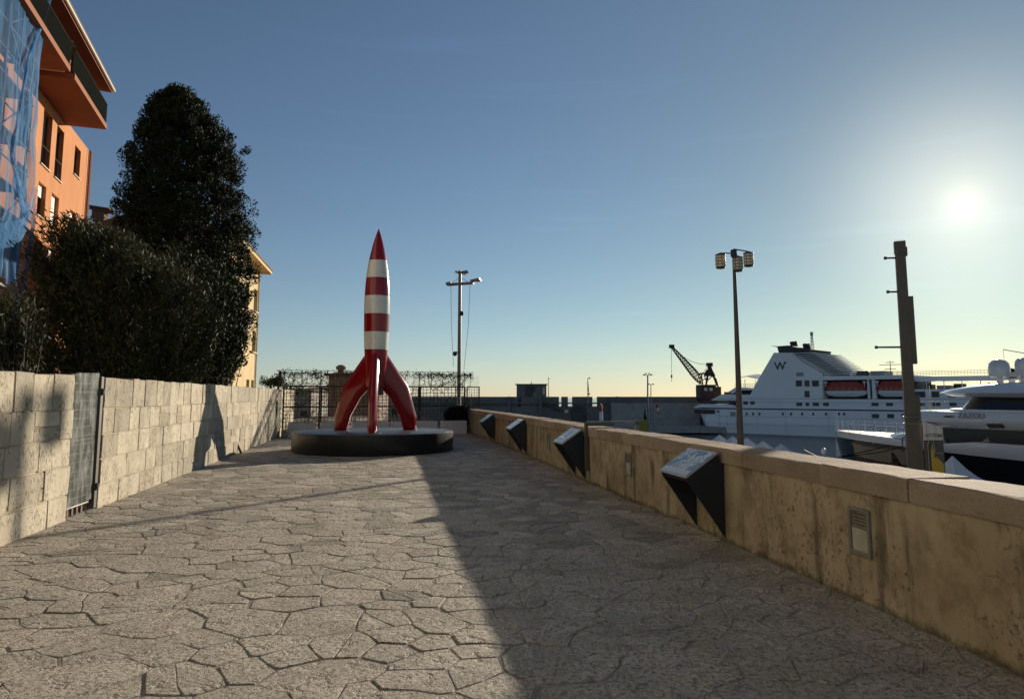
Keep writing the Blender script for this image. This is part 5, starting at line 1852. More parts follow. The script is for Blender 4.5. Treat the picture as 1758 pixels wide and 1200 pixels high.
def crane():
    Y = 180.0
    A = lambda u, v, dy=0.0: at(u, v, Y + dy)
    base = A(1216, 735); base.z = -6.2
    t = thing('harbour_crane', base, 'dark maroon harbour crane with long lattice jib beside the ship stern', 'crane')
    c = A(1216, 676)
    m = MB(); x0, x1 = A(1199, 676).x, A(1233.5, 676).x; z0, z1 = A(1216, 692).z, A(1216, 664).z
    m.hexa([(x0 + .6, Y - 2.2, z0), (x1 - .9, Y - 2.2, z0), (x1 - .9, Y + 2.2, z0), (x0 + .6, Y + 2.2, z0)], [(x0, Y - 2.4, z0 + 1.4), (x1, Y - 2.4, z0 + 1.4), (x1, Y + 2.4, z0 + 1.4), (x0, Y + 2.4, z0 + 1.4)])
    m.box(((x0 + x1) / 2, Y, (z0 + 1.4 + z1) / 2), (x1 - x0, 4.8, z1 - z0 - 1.4))
    m.box(((x0 + x1) / 2 - .6, Y, z1 + .25), ((x1 - x0) * .8, 3.6, .5))
    cab = m.build('cabin', MAT['crane'], t)
    for u, v in ((1216, 668.5), (1207, 668.5)):
        p = A(u, v); m = MB(); m.box((p.x, Y - 2.42, p.z), (.75, .06, .75)); m.build('window', MAT['sill'], cab)
    for dx in (x0 + 1, x1 - 1.2):
        for dy in (-1.9, 1.9):
            m = MB(); m.tube((dx, Y + dy, -6.2), (dx * .92 + c.x * .08, Y + dy, z0 + .2), .3, n=6); m.build('leg', MAT['crane'], t)
    # A frame
    pk = A(1218, 626)
    for (u, v) in ((1212, 662), (1231, 662)):
        for dy in (-1.3, 1.3):
            f = A(u, v, dy); m = MB(); m.tube(f, pk + Vector((0, dy * .4, 0)), .24, .2, 5); m.build('mast_leg', MAT['crane'], t)
    m = MB(); m.box(pk, (1.3, 1.5, .9)); m.build('mast_head', MAT['crane'], t)
    m = MB(); p = A(1217, 641); m.hexa([p + Vector((-1.2, -.8, -.7)), p + Vector((1.5, -.8, -.7)), p + Vector((1.5, .8, -.7)), p + Vector((-1.2, .8, -.7))], [p + Vector((-.5, -.8, .9)), p + Vector((.7, -.8, .9)), p + Vector((.7, .8, .9)), p + Vector((-.5, .8, .9))]); m.build('winch_house', MAT['crane'], t)
    m = MB(); m.path([A(1199, 642), A(1208, 641), A(1218, 642), A(1229, 650)], .22, 5); m.path([A(1204, 642), A(1207, 662)], .16, 5); m.path([A(1229, 650), A(1233, 664)], .2, 5)
    m.path([A(1209, 644), A(1213, 655), A(1222, 646)], .12, 4); m.path([A(1200, 655), A(1212, 650)], .12, 4); m.build('walkway', MAT['crane'], t)
    # jib
    foot, tip = A(1204, 659), A(1152.5, 595.5)
    ax = (tip - foot).normalized(); up = ax.cross(Vector((0, 1, 0))).normalized()
    if up.z < 0: up = -up
    n = 15; Lg = (tip - foot).length

    def chord(f, a, b):
        w = .75 * (1 - f) + .16; h = (1.15 * math.sin(min(1, f * 3.2) * math.pi / 2) * (1 - f) ** .8 + .18)
        return foot + ax * (Lg * f) + up * (h * a) + Vector((0, w * b, 0))
    for a, b in ((-.5, -1), (-.5, 1), (1, -1), (1, 1)):
        m = MB(); m.path([chord(k / n, a, b) for k in range(n + 1)], .13, 5); m.build('jib_chord', MAT['crane'], t)
    m = MB()
    for k in range(n):
        f, g = k / n, (k + 1) / n
        for b in (-1, 1):
            m.tube(chord(f, -.5, b), chord(g, 1, b), .07, n=4); m.tube(chord(f, 1, b), chord(f, -.5, b), .06, n=4)
        m.tube(chord(f, 1, -1), chord(g, 1, 1), .06, n=4); m.tube(chord(f, -.5, -1), chord(g, -.5, 1), .06, n=4)
    m.build('jib_lacing', MAT['crane'], t)
    m = MB(); m.box(tip + Vector((.1, 0, .1)), (1.2, .9, .9)); m.build('jib_head', MAT['crane'], t)
    m = MB(); sag = [tip.lerp(pk, k / 10) - Vector((0, 0, 1.3 * math.sin(k / 10 * math.pi))) for k in range(11)]
    m.path(sag, .05, 4); m.path([pk, A(1207, 640), A(1204, 650)], .05, 4); m.build('stay_cable', MAT['crane'], t)
    hk = A(1153, 646); m = MB(); m.tube(tip, hk, .045, n=4); m.build('hoist_cable', MAT['crane'], t)
    m = MB(); m.box(hk, (.35, .3, .7)); m.tube(hk, hk - Vector((0, 0, 1.4)), .06, n=5); m.build('hook', MAT['crane'], t)


crane()


# ------------------------------------------------------------------ cruise ship
SP = Vector((47.2, 175.0, 0)); ST = Vector((.716, -.698, 0)).normalized(); SN = Vector((-.698, -.716, 0)).normalized()


def su(u, v=690):
    p = onplane(u, v, SP, SN); return (p - SP).dot(ST)


def sz(u, v): return onplane(u, v, SP, SN).z


def cruise_ship():
    BEAM = 18.0
    SPt = lambda s, o, z: SP + ST * s + SN * o + Vector((0, 0, z))          # o>0 towards the camera
    t = thing('cruise_ship', SPt(55, -BEAM / 2, WATER_Z), 'large white cruise ship with W emblem, moored along the breakwater', 'ship')
    rz = math.atan2(ST.y, ST.x)
    ZL = -1.33                                                              # purple line
    # hull: loft along the length, side plane at o = 0
    secs = []
    for s, half, zk in ((-3.3, .55, ZL - 1.2), (-3.0, .72, ZL - 2.2), (-1.8, .86, -5.4), (-.4, .94, WATER_Z - .6), (4, 1, WATER_Z - 1), (40, 1, WATER_Z - 1), (85, 1, WATER_Z - 1), (105, .72, WATER_Z - 1), (117, .34, WATER_Z - 1), (123, .03, WATER_Z - .8)):
        h = BEAM / 2 * half; zd = ZL + .55 + (0 if s < 80 else (s - 80) * .05)
        c = -BEAM / 2
        secs.append([SPt(s, c + h, zd), SPt(s, c + h, (zd + zk) * .5), SPt(s, c + h * (.93 if s > 3 else .8), zk), SPt(s, c - h * (.93 if s > 3 else .8), zk), SPt(s, c - h, (zd + zk) * .5), SPt(s, c - h, zd)])
    m = MB(); m.loft(secs); fixn(m.build('hull', MAT['ship_white'], t))
    m = MB(); m.hexa([SPt(s, o, WATER_Z - .1) for s, o in ((.2, .03), (86, .03), (86, -.3), (.2, -.3))], [SPt(s, o, WATER_Z + .35) for s, o in ((-.2, .03), (86, .03), (86, -.3), (-.2, -.3))]); fixn(m.build('boot_stripe', MAT['ship_grey'], t))
    m = MB(); m.hexa([SPt(s, o, ZL - .14) for s, o in ((-1.6, .06), (84, .06), (84, -.3), (-1.6, -.3))], [SPt(s, o, ZL + .14) for s, o in ((-1.6, .06), (84, .06), (84, -.3), (-1.6, -.3))]); fixn(m.build('hull_line', MAT['ship_navy'], t))

    def slab(name, poly, mat, o1=-.02, o0=-BEAM + .02, parent=t):
        """side outline in photo pixels on the ship's side plane, carried across the beam"""
        m = MB(); pts = [(su(u, v), sz(u, v)) for u, v in poly]
        m.hexa([SPt(s, o0, z) for s, z in pts], [SPt(s, o1, z) for s, z in pts]); return fixn(m.build(name, mat, parent))

    def sslab(name, s0, s1, z0, z1, mat, o1=-.02, o0=-BEAM + .02, parent=t):
        m = MB(); q = ((s0, o1), (s1, o1), (s1, o0), (s0, o0))
        m.hexa([SPt(s, o, z0) for s, o in q], [SPt(s, o, z1) for s, o in q]); return fixn(m.build(name, mat, parent))
    sF = 84.0
    zB = .55                                                                # top of the main deck band
    z_rec0, z_rec1 = .95, 5.05
    z_roof = 5.85
    sslab('main_deck', su(1271), sF + 6, ZL + .56, zB, MAT['ship_white'], -.03)
    sslab('main_deck_aft', su(1226), su(1271), ZL + 1.9, zB, MAT['ship_white'], -.6)
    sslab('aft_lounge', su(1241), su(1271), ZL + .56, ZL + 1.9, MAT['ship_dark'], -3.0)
    slab('aft_bulwark', [(1191, 699), (1201, 693.5), (1230, 694.5), (1258, 695), (1258, 700), (1191, 700)], MAT['ship_white'])
    slab('aft_terrace', [(1219, 687.2), (1238, 677), (1289, 677.5), (1296, 688)], MAT['ship_white'], -.25)
    slab('upper_terrace', [(1241, 676), (1259, 664.5), (1272, 666), (1289, 667), (1289, 669.5), (1262, 670), (1252, 676)], MAT['ship_white'], -1.2)
    for a in ((1252, 1258),):
        sslab('terrace_window', su(1240), su(1251), 1.75, 2.6, MAT['tinted'], -1.0, -BEAM + 1)
    sslab('terrace_lounge', su(1252), su(1284), 1.9, 3.0, MAT['ship_dark'], -3.5, -BEAM + 3)
    # funnel house
    slab('funnel_house', [(1288.5, 677), (1296, 661), (1328.5, 605.5), (1359, 605.5), (1378, 622), (1412, 641), (1412, 690), (1289, 690)], MAT['ship_white'], -.01)
    # louvred slope behind the funnel
    for k in range(11):
        f = k / 10
        a = (1360 + f * 58, 607 + f * 35); b = (1378 + f * 52, 604 + f * 37)
        m = MB(); s0, z0 = su(*a), sz(*a); s1 = su(*b) + 2.2
        m.hexa([SPt(s, o, z0 - .07) for s, o in ((s0 - .3, -.0), (s1, -.0), (s1, -BEAM), (s0 - .3, -BEAM))], [SPt(s, o, z0 + .07) for s, o in ((s0 - .3, -.0), (s1, -.0), (s1, -BEAM), (s0 - .3, -BEAM))])
        fixn(m.build('louvre', MAT['ship_white'], t))
    slab('louvre_core', [(1360, 609), (1372, 612), (1424, 643), (1424, 648), (1400, 648)], MAT['ship_white'], -.9, -BEAM + .9)
    # funnel cap and stacks
    slab('funnel_cap', [(1313, 592.3), (1327, 593.5), (1345, 592), (1372, 598), (1382, 598.5), (1380, 606), (1329, 605.3), (1326, 595)], MAT['ship_dark'], -2.5, -BEAM + 2.5)
    for u, v in ((1333.5, 583.5), (1339.5, 583), (1356, 587), (1362, 587)):
        p = onplane(u, v, SP, SN) - SN * 8; m = MB(); m.tube(p, p - Vector((0, 0, 1.6)) + ST * .3, .42, .42, 10); m.build('stack', MAT['ship_dark'], t, 40)
    p = onplane(1366, 569, SP, SN) - SN * 9
    m = MB()
    for dx, dy in ((-.35, -.35), (.35, -.35), (.35, .35), (-.35, .35)): m.tube(p + Vector((dx * .3, dy * .3, 0)), p + Vector((dx, dy, -5)), .06, n=4)
    for k in range(5): m.box(p - Vector((0, 0, 1 + k * .8)), (.5, .5, .07), rz)
    m.box(p, (.5, .5, .9), rz); m.build('funnel_mast', MAT['ship_grey'], t)
    # upper body forward of the funnel house
    sslab('upper_band', su(1411), sF, z_rec0 - .42, z_rec0, MAT['ship_white'], -.04)
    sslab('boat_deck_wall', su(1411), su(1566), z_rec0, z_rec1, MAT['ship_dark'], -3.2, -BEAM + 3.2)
    sslab('cabin_block', su(1566), sF - 4, z_rec0, 2.95, MAT['ship_white'], -.06)
    sslab('boat_deck_roof', su(1404), su(1566), z_rec1, z_roof, MAT['ship_white'], -.02)
    for u0, u1 in ((1489, 1492.5), (1497, 1503), (1549, 1566)):
        sslab('boat_deck_pillar', su(u0), su(u1), z_rec0, z_rec1, MAT['ship_white'], -.5, -1.6)
    sslab('bridge_beam', su(1566), sF - 8, 4.55, 5.5, MAT['ship_white'], -2.5, -6)
    for k in range(9):
        s = su(1566) + 2 + k * 3.1
        m = MB(); m.tube(SPt(s, -3, 2.9), SPt(s, -3, 4.6), .09, n=5); m.build('beam_post', MAT['ship_white'], t)
    sslab('top_house', su(1480), su(1504), z_roof, z_roof + 1.1, MAT['ship_grey'], -6, -12)
    m = MB()
    for k in range(70):
        s = su(1500) + k * .55
        m.tube(SPt(s, -2.8, 5.5), SPt(s, -2.8, 6.55), .022, n=3)
    for z in (6.0, 6.3, 6.58): m.tube(SPt(su(1500), -2.8, z), SPt(su(1500) + 38, -2.8, z), .03, n=4)
    m.build('top_railing', MAT['ship_grey'], t)
    for s, w, h in ((su(1580), 1.2, 1.0), (su(1600), 2.4, .8), (su(1630), 1.6, 1.1), (su(1660), 2.0, .7), (su(1690), 1.0, 1.2)):
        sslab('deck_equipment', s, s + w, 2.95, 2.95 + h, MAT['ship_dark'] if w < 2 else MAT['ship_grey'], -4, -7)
    for u in (1464, 1470, 1476):
        p = SPt(su(u), -5, z_roof + .55); m = MB(); m.lathe([(.1, -.6), (.7, -.35), (.75, .2), (.3, .6)], p, 10); m.build('deck_vent', MAT['ship_dark'], t, 40)
    p = SPt(su(1511), -8, 0)
    m = MB(); m.tube(p + Vector((0, 0, z_roof)), p + Vector((0, 0, 9.2)), .12, .05, 6)
    for z, w in ((8.3, 4.4), (7.4, 2.2), (8.8, 1.6)): m.box(p + Vector((0, 0, z)), (w, .12, .12), rz)
    m.build('radar_mast', MAT['ship_dark'], t)
    # lifeboats are carried by the ship but lift away
    for i, (u0, u1, lab) in enumerate(((1414, 1487, 'orange-red covered lifeboat nearest the ship funnel'), (1504, 1562, 'orange-red covered lifeboat partly behind the banner column'))):
        s0, s1 = su(u0), su(u1); L = s1 - s0
        b = thing('lifeboat', SPt((s0 + s1) / 2, -1.4, 1.6), lab, 'lifeboat', 'lifeboats on the cruise ship')
        def sec(f, w, zk, zd): return [SPt(s0 + f * L, -1.4 + w * a, z) for a, z in ((1, zd), (.8, (zk + zd) / 2), (.25, zk), (-.25, zk), (-.8, (zk + zd) / 2), (-1, zd))]
        m = MB(); m.loft([sec(f, w, k_, 2.75) for f, w, k_ in ((.01, .25, 2.2), (.08, .8, 1.75), (.25, 1.15, 1.5), (.75, 1.15, 1.5), (.92, .8, 1.75), (.99, .25, 2.2))]); fixn(m.build('hull', MAT['ship_white'], b))
        m = MB(); m.loft([[SPt(s0 + f * L, -1.4 + w * a, z) for a, z in ((1, 2.78), (1, 2.78 + h * .45), (.72, 2.78 + h), (-.72, 2.78 + h), (-1, 2.78 + h * .45), (-1, 2.78))] for f, w, h in ((.0, .3, .5), (.06, .85, 1.1), (.2, 1.2, 1.9), (.8, 1.2, 1.9), (.94, .85, 1.1), (1, .3, .5))]); fixn(m.build('canopy', MAT['boat_red'], b))
        for k in range(5):
            m = MB(); s = s0 + L * (.18 + k * .15); m.box(SPt(s, -.19, 3.15), (.5, .05, .32), rz); m.build('window', MAT['tinted'], b)
        for f in (.04, .96):
            m = MB(); p = SPt(s0 + L * f, -.6, 4.5); m.tube(p, p - Vector((0, 0, .9)), .09, n=6); m.lathe([(.05, -.3), (.35, -.15), (.35, .15), (.05, .3)], p, 8); m.build('davit', MAT['ship_white'], b, 40)
    # windows
    def win(u0, u1, v0, v1, mat='ship_glass'):
        s0, s1 = su(u0, v0), su(u1, v0); z0, z1 = sz(u0, v1), sz(u0, v0)
        m = MB(); m.box(SPt((s0 + s1) / 2, .0, (z0 + z1) / 2), (s1 - s0, .10, z1 - z0), rz); m.build('window', MAT[mat], t)
    for a in ((1366, 1376.5), (1381, 1389.5), (1394, 1405.5)): win(*a, 653, 663.5)
    win(1367, 1379, 639.7, 646, 'ship_grey'); win(1381, 1389.5, 671, 682)
    for a in ((1276, 1284), (1288, 1295.6)): win(*a, 688.6, 694.2)
    for a in ((1367, 1377), (1383, 1389), (1395, 1406), (1413, 1423), (1496, 1508), (1521, 1533), (1573, 1587), (1601, 1614), (1630, 1642)): win(*a, 691.2, 696.8)
    for u in (1282, 1293, 1304, 1344, 1358, 1377, 1396, 1418, 1440, 1449): win(u - 1.6, u + 1.6, 708.2, 713)
    for a in ((1497, 1509), (1523, 1535), (1548, 1560)): win(*a, 710.5, 717.5)
    for a in ((1569, 1588), (1599, 1612), (1627, 1641), (1655, 1668)): win(*a, 672, 682)
    win(1192, 1227, 703, 709.5, 'ship_dark'); win(1231, 1234, 704.5, 708)
    win(1254, 1263, 707, 714, 'ship_grey')
    # plating seams, rub rail, deck edges, railings and streaks that give the sides their grain
    for z, h in ((-3.1, .05), (-4.9, .04), (ZL + 1.55, .06), (.98, .08)):
        m = MB(); m.box(SPt(42, .012, z), (78, .03, h), rz); m.build('plating_seam', MAT['ship_grey'], t)
    for k in range(9):
        s_ = 4 + k * 8.3 + rnd.uniform(-1, 1); m = MB(); m.box(SPt(s_, .010, -4.0), (.04, .03, 4.6), rz); m.build('plating_seam', MAT['ship_grey'], t)
    m = MB(); s_ = su(1411)
    while s_ < su(1566): m.tube(SPt(s_, -.25, z_roof), SPt(s_, -.25, z_roof + .9), .03, n=3); s_ += .9
    for z in (.3, .6, .9): m.tube(SPt(su(1411), -.25, z_roof + z), SPt(su(1566), -.25, z_roof + z), .022, n=3)
    m.build('roof_railing', MAT['ship_grey'], t)
    for u in (1426, 1452, 1543, 1556):
        m = MB(); p = SPt(su(u), -4, z_roof); m.lathe([(.3, 0), (.34, .7), (.05, 1.1)], p, 8); m.build('deck_vent', MAT['ship_white'], t, 40)
    # hull door seams
    m = MB(); s0, s1 = su(1247), su(1263)
    for a, b, c, d in ((s0, s1, -3.4, -3.36), (s0, s1, -6.0, -5.96), (s0, s0 + .05, -6, -3.4), (s1 - .05, s1, -6, -3.4)):
        m.box(SPt((a + b) / 2, .01, (c + d) / 2), (b - a, .04, d - c), rz)
    m.build('door_seam', MAT['ship_grey'], t)
    # aft deck canopy
    m = MB(); pts = [(1257, 649), (1265, 647), (1278, 645.5), (1290, 647), (1300, 648)]
    m.loft([[SPt(su(u, v), -2, sz(u, v)), SPt(su(u, v), -7, sz(u, v) + .6), SPt(su(u, v), -14, sz(u, v)), SPt(su(u, v), -14, sz(u, v) - .1), SPt(su(u, v), -7, sz(u, v) + .5), SPt(su(u, v), -2, sz(u, v) - .1)] for u, v in pts]); fixn(m.build('deck_canopy', MAT['ship_white'], t))
    for u in (1259, 1270, 1297):
        for o in (-3, -12):
            m = MB(); m.tube(SPt(su(u), o, 3.0), SPt(su(u), o, 5.6), .08, n=5); m.build('canopy_post', MAT['ship_white'], t)
    m = MB()
    for z in (3.6, 4.0, 4.4): m.tube(SPt(su(1257), -1.6, z), SPt(su(1295), -1.6, z), .04, n=4)
    for k in range(12): s = su(1257) + k * .55; m.tube(SPt(s, -1.6, 3.2), SPt(s, -1.6, 4.4), .03, n=3)
    m.build('aft_railing', MAT['ship_grey'], t)
    m = MB()
    for z in (.15, .45, .75): m.tube(SPt(su(1200), -.5, ZL + .9 + z), SPt(su(1256), -.5, ZL + .9 + z), .03, n=4)
    m.build('stern_railing', MAT['ship_grey'], t)
    # emblem
    p = onplane(1339, 629, SP, SN) + SN * .02
    text_mesh('emblem', 'W', 2.5, frame_matrix(p, ST, (0, 0, 1)), MAT['ship_navy'], t, .03, bold=.035)
    m = MB(); q = [p + ST * (1.0 + .55 * k / 6) + Vector((0, 0, .85 + .18 * math.sin(k * 1.05))) for k in range(7)]; m.path(q, .07, 4); m.build('emblem_flag', MAT['ship_navy'], t)


cruise_ship()


# ------------------------------------------------------------------ yacht
YB = Vector((33.5, 74.3, 0)); YA = Vector((.39, -.92, 0)).normalized(); YN = Vector((-.92, -.39, 0)).normalized()
YZ = Vector((0, 0, 1))


def yp(a, o, z): return YB + YA * a + YN * o + YZ * z


def yacht():
    t = thing('motor_yacht', yp(22, 0, WATER_Z), 'sleek white and black motor yacht with ZAZOU lettering, bow to the left', 'yacht')

    def hw(a):
        return 5.1 * min(1.0, max(0.0, a / 17.0)) ** .58 + .02
    def zdeck(a): return -1.98 - .36 * min(1, a / 14) - .1 * min(1, max(0, a - 14) / 20)
    def zline(a): return -2.45 - .42 * min(1, a / 13) - .42 * min(1, max(0, a - 13) / 16)
    stations = [0.02, .5, 1.3, 2.6, 4.5, 7, 10, 14, 18, 24, 32, 42, 50]
    rings = []
    for a in stations:
        w = hw(a); zl = zline(a); wl = w * (.40 + .55 * min(1, a / 22)); rk = .0
        aa = a + (1.6 if a < 1 else 1.2 if a < 3 else .6 if a < 6 else 0)
        rings.append([yp(a, w * .97, zl), yp(a + .3 * (a < 6), w * .90, zl - 1.4), yp(aa, wl, WATER_Z - .3), yp(aa, -wl, WATER_Z - .3), yp(a + .3 * (a < 6), -w * .90, zl - 1.4), yp(a, -w * .97, zl)])
    m = MB(); m.loft(rings); fixn(m.build('hull', MAT['yacht_black'], t, 35))
    rings = []
    for a in stations:
        w = hw(a); zl = zline(a) + .002; zd = zdeck(a) + (.10 if a < 12 else .0) + (.42 if a > 15 else 0)
        rings.append([yp(a, w * .97, zl), yp(a, w * 1.01, (zl + zd) / 2), yp(a, w, zd), yp(a, w - min(.25, w * .6), zd), yp(a, -w + min(.25, w * .6), zd), yp(a, -w, zd), yp(a, -w * 1.01, (zl + zd) / 2), yp(a, -w * .97, zl)])
    m = MB(); m.loft(rings); fixn(m.build('bulwark', MAT['yacht_white'], t, 35))
    # stem and anchor pocket
    m = MB(); m.loft([[yp(a, o, z) for a, o, z in ((-.12, .0, z_), (.25, .26, z_), (.6, .0, z_), (.25, -.26, z_))] for z_ in (-7.5, -5, -2.6)]); fixn(m.build('stem', MAT['yacht_white'], t))
    # deck sheet
    m = MB(); L, R = [], []
    st2 = [.6, 1.3, 2.6, 4.5, 7, 10, 13]
    for a in st2:
        w = hw(a) - .28; L.append(yp(a, w, zdeck(a) + .125)); R.append(yp(a, -w, zdeck(a) + .125))
    for i in range(len(st2) - 1): m.quad(L[i], R[i], R[i + 1], L[i + 1])
    m.build('foredeck', MAT['teak'], t)
    # rail stanchions and wires
    for sgn in (1, -1):
        for k in range(12):
            a = .4 + k * .95; w = hw(a) - .12
            p = yp(a, sgn * w, zdeck(a) + .1); m = MB(); m.tube(p, p + YZ * 1.0, .022, n=6); m.lathe([(.035, .98), (.03, 1.04)], p, 6); m.build('stanchion', MAT['chrome'], t)
        m = MB()
        for h in (.35, .65, .98):
            m.path([yp(.4 + k * .95, sgn * (hw(.4 + k * .95) - .12), zdeck(.4 + k * .95) + .1 + h) for k in range(12)], .013, 4)
        m.build('rail_wire', MAT['chrome'], t)
    p = yp(.25, 0, zdeck(0)); m = MB(); m.tube(p, p + YZ * 2.0, .03, .015, 6); m.build('jack_staff', MAT['chrome'], t)
    # sloping foredeck coaming
    m = MB()
    def dome(a, w, h):
        return [yp(a, w * math.cos(th), zdeck(a) + .12 + h * math.sin(th) ** .8) for th in np.linspace(0, math.pi, 11)]
    m.loft([dome(7.4, .6, .06), dome(8.2, 2.3, .4), dome(10, 3.4, .62), dome(13, 4.3, .8), dome(17, 4.6, .9)]); fixn(m.build('coaming', MAT['yacht_white'], t, 50))
    for d_ in (0, .5):
        m = MB(); m.path([yp(11.6 + d_, 4.0, zdeck(11) + .55), yp(11.3 + d_, 4.5, zdeck(11) + .3), yp(11.4 + d_, 4.75, zdeck(11) - .1), yp(11.5 + d_, 4.9, zdeck(11) - .9)], .045, 5); m.build('mooring_line', MAT['dark_steel'], t)
    # superstructure tiers: half width as function, rounded forward end
    def tier(name, a0, a1, w1, z0, z1, mat, nose=4.0, rake=0.0, flare=0.0, parent=t, smooth=35):
        def ring(z, k):
            pts = []
            for th in np.linspace(-math.pi / 2, math.pi / 2, 15):
                a = a0 + k * rake + nose * (1 - math.cos(th)); pts.append(yp(a, (w1 + flare * k) * math.sin(th), z))
            pts += [yp(a1, (w1 + flare * k), z), yp(a1, -(w1 + flare * k), z)]
            return pts
        m = MB(); m.loft([ring(z0, 0), ring(z0 + (z1 - z0) * .5, .5), ring(z1, 1)]); return fixn(m.build(name, mat, parent, smooth))
    tier('main_deck_glass', 9.8, 48, 4.55, -2.4, -.95, MAT['tinted'], 4.5)
    tier('main_deck_core', 12.0, 48, 4.1, -2.5, -.9, MAT['yacht_white'], 4.5)
    zt_ = .42
    m = MB()
    def tr(z, grow, fwd):
        pts = []
        for th in np.linspace(-math.pi / 2, math.pi / 2, 19):
            a = 9.4 - fwd + 6.0 * (1 - math.cos(th)); pts.append(yp(a, (5.0 + grow) * math.sin(th), z(a)))
        return pts + [yp(48, 5.0 + grow, z(48)), yp(48, -5.0 - grow, z(48))]
    m.loft([tr(lambda a: -.62 - .36 * min(1, max(0, a - 13) / 8), -.05, -.4), tr(lambda a: -.45 - .25 * min(1, max(0, a - 13) / 8), .12, .1), tr(lambda a: .05, .1, .0), tr(lambda a: .33, -.05, -.5), tr(lambda a: .38, -.35, -1.2)])
    up = fixn(m.build('upper_deck_fascia', MAT['yacht_white'], t, 40))
    # name and vents on the fascia
    p = onplane(1667, 714, yp(25, 5.16, 0), YN)
    text_mesh('name_lettering', 'ZAZOU', .62, frame_matrix(p, YA, (.05 * YA.x, .05 * YA.y, 1)) @ Matrix.Shear('XZ', 4, (0.0, 0.0)) , MAT['letter_grey'], up, .02)
    for k in range(6):
        q = onplane(1693 + k * 4.3, 731, yp(25, 5.16, 0), YN)
        m = MB(); m.prism([q + YA * .0 + YZ * .16, q + YA * .28 + YZ * .16, q + YA * .5 - YZ * .16, q + YA * .22 - YZ * .16], YN * .02); fixn(m.build('vent_slot', MAT['tinted'], up))
    q = onplane(1629, 715, yp(25, 5.14, 0), YN); m = MB(); m.bbox(q, (.9, .06, .16), .02, math.atan2(YA.y, YA.x)); m.build('fairlead', MAT['letter_grey'], up)
    m = MB(); m.box(q + YN * .04, (.5, .05, .08), math.atan2(YA.y, YA.x)); m.build('fairlead_slot', MAT['tinted'], up)
    # upper saloon
    tier('bridge_glass', 14.2, 46, 3.9, .30, 1.55, MAT['tinted'], 3.5, 1.2, -.35)
    tier('bridge_sill', 13.6, 46, 4.15, .28, .55, MAT['yacht_white'], 3.5)
    m = MB()
    def rr(z, w, fwd): return [yp(12.6 - fwd + 5.0 * (1 - math.cos(th)), w * math.sin(th), z(12.6 - fwd + 5.0 * (1 - math.cos(th)))) for th in np.linspace(-math.pi / 2, math.pi / 2, 19)] + [yp(46, w, z(46)), yp(46, -w, z(46))]
    m.loft([rr(lambda a: 1.58 - .55 * max(0, a - 19) / 8 if a < 27 else 1.03, 4.2, -.6), rr(lambda a: 1.85, 4.6, .0), rr(lambda a: 2.05 + .03 * max(0, min(10, a - 13)), 4.3, -.5), rr(lambda a: 2.3 + .05 * max(0, min(10, a - 13)), 3.2, -2.2)])
    fixn(m.build('bridge_roof', MAT['yacht_white'], t, 40))
    m = MB(); q0 = yp(14.5, 2.6, .42)
    for k in range(6): m.tube(yp(10.6 + k * .6, 2.4, .4), yp(10.6 + k * .6, 2.4, 1.15), .02, n=5)
    m.tube(yp(10.4, 2.4, 1.15), yp(14.2, 2.4, 1.15), .035, n=6); m.build('upper_rail', MAT['chrome'], t)
    m = MB(); p = yp(11.6, 1.2, .4); m.tube(p, p + YZ * 2.1, .04, .03, 6); m.build('aerial', MAT['chrome'], t)
    tier('sun_deck', 22.0, 44, 2.6, 2.5, 3.1, MAT['yacht_white'], 3)
    def dome_at(u, v0, v1, w, Y, nm='radome', mat='yacht_white'):
        top, bot = at(u, v0, Y), at(u, v1, Y); h = top.z - bot.z; r_ = w / 2
        m = MB(); m.lathe([(r_ * .75, 0), (r_ * .97, h * .06), (r_, h * .3), (r_, h * .55), (r_ * .9, h * .78), (r_ * .62, h * .93), (r_ * .2, h * .995), (.01, h)], bot, 24)
        o = m.build(nm, MAT[mat], t, 50); m = MB(); m.tube(bot - YZ * 1.0, bot + YZ * .02, .26, .22, 10); m.build('radome_stand', MAT['yacht_white'], t, 40); return o
    dome_at(1716.5, 617, 648, 1.52, 57.0)
    dome_at(1737, 632, 650, .75, 59.0, 'radome', 'tinted')
    dome_at(1757, 614, 640, 1.1, 56.0)
    m = MB(); a, b = at(1748, 640, 56), at(1762, 632, 56); m.box((a + b) / 2 - YZ * .3, (3.2, 1.4, .35), math.atan2(YA.y, YA.x)); m.build('radar_arch', MAT['yacht_white'], t)
    m = MB(); a, b = at(1722, 600, 57), at(1790, 612, 55); m.tube(a, b, .03, n=4); m.tube(a, at(1724, 618, 57), .015, n=4); m.build('aerial', MAT['dark_steel'], t)
    # bow fenders / hull marks
    for (a_, z_) in ((9.5, -4.2), (12.5, -4.3)):
        m = MB(); m.box(yp(a_, hw(a_) * .9, z_), (.7, .2, 1.6), math.atan2(YA.y, YA.x)); m.build('hull_port', MAT['tinted'], t)


yacht()


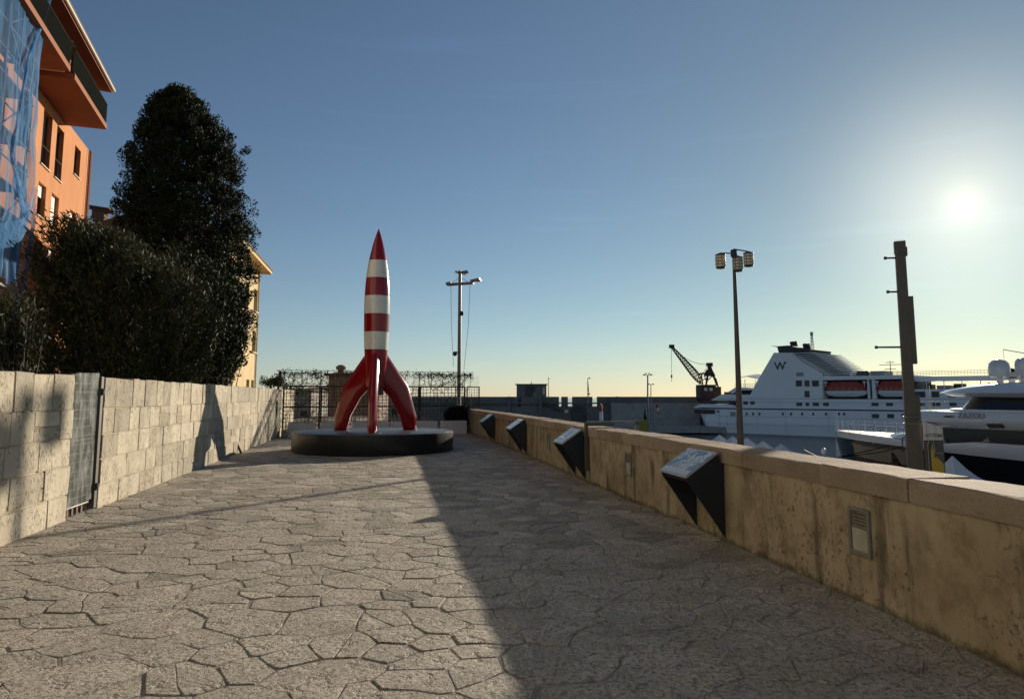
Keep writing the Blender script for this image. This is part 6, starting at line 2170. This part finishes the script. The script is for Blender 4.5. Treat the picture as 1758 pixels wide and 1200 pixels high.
def mooring_ropes():
    bow = yp(1.2, .4, -4.4)
    for e, lab in (((1380, 772), 'dark mooring rope running left from the yacht bow'), ((1410, 790), 'dark mooring rope sagging from the yacht bow to the quay')):
        q = at(e[0], e[1], 62); q.z = max(q.z, QUAY_Z + .2)
        m = MB(); m.path([bow.lerp(q, k / 8) - YZ * (.5 * math.sin(k / 8 * math.pi)) for k in range(9)], .05, 5)
        tag(m.build('mooring_rope', MAT['dark_steel'], org=q), lab, 'rope', 'mooring ropes of the yacht')
    p = at(1414.5, 775, 70); m = MB(); m.lathe([(.02, -.35), (.22, -.2), (.27, 0), (.2, .22), (.02, .35)], p, 14)
    tag(m.build('mooring_buoy', MAT['ship_white'], org=p, smooth=50), 'small pale buoy hanging on the rope left of the yacht bow', 'buoy')


mooring_ropes()


def tents():
    def tent(p, hw_, h, label, pagoda=False, grp='white pointed tents on the quay'):
        t = thing('pointed_tent', Vector((p.x, p.y, QUAY_Z)), label, 'tent', grp)
        zt, ze = p.z, p.z - h
        a0 = math.radians(20)
        prof = [(1, 0), (.62, .26), (.34, .55), (.12, .86), (.015, 1)] if pagoda else [(1, 0), (.5, .49), (.02, 1)]
        m = MB()
        m.loft([[Vector((p.x + hw_ * 1.414 * r_ * math.cos(a0 + math.pi / 4 + k * math.pi / 2), p.y + hw_ * 1.414 * r_ * math.sin(a0 + math.pi / 4 + k * math.pi / 2), ze + h * f)) for k in range(4)] for r_, f in prof])
        fixn(m.build('roof', MAT['tent'], t))
        m = MB(); m.loft([[Vector((p.x + hw_ * 1.41 * math.cos(a0 + math.pi / 4 + k * math.pi / 2), p.y + hw_ * 1.41 * math.sin(a0 + math.pi / 4 + k * math.pi / 2), z)) for k in range(4)] for z in (ze - .3, ze - .005)], False); m.build('valance', MAT['tent'], t)
        for k in range(4):
            a = a0 + math.pi / 4 + k * math.pi / 2; q = Vector((p.x + hw_ * 1.38 * math.cos(a), p.y + hw_ * 1.38 * math.sin(a), 0))
            m = MB(); m.tube(q + YZ * QUAY_Z, q + YZ * (ze - .01), .05, n=6); m.build('pole', MAT['alu'], t)
    for i, (u, v, Y) in enumerate(((1235.3, 746.5, 73.3), (1257.8, 749, 70.4), (1281.7, 751.3, 67.4), (1309.7, 757, 63.3), (1341, 762.3, 59.5))):
        lab = ['farthest white pointed tent, leftmost of the row', 'white pointed tent just left of the street lamp pole', 'white pointed tent just right of the street lamp pole', 'fourth white pointed tent from the left', 'rightmost white pointed tent in the row over the parapet'][i]
        tent(at(u, v, Y), 1.25, 1.25, lab)
    tent(at(1635, 783, 47.3), 1.5, 1.7, 'curved white pagoda tent right of the banner, before the yacht', True, None)


tents()
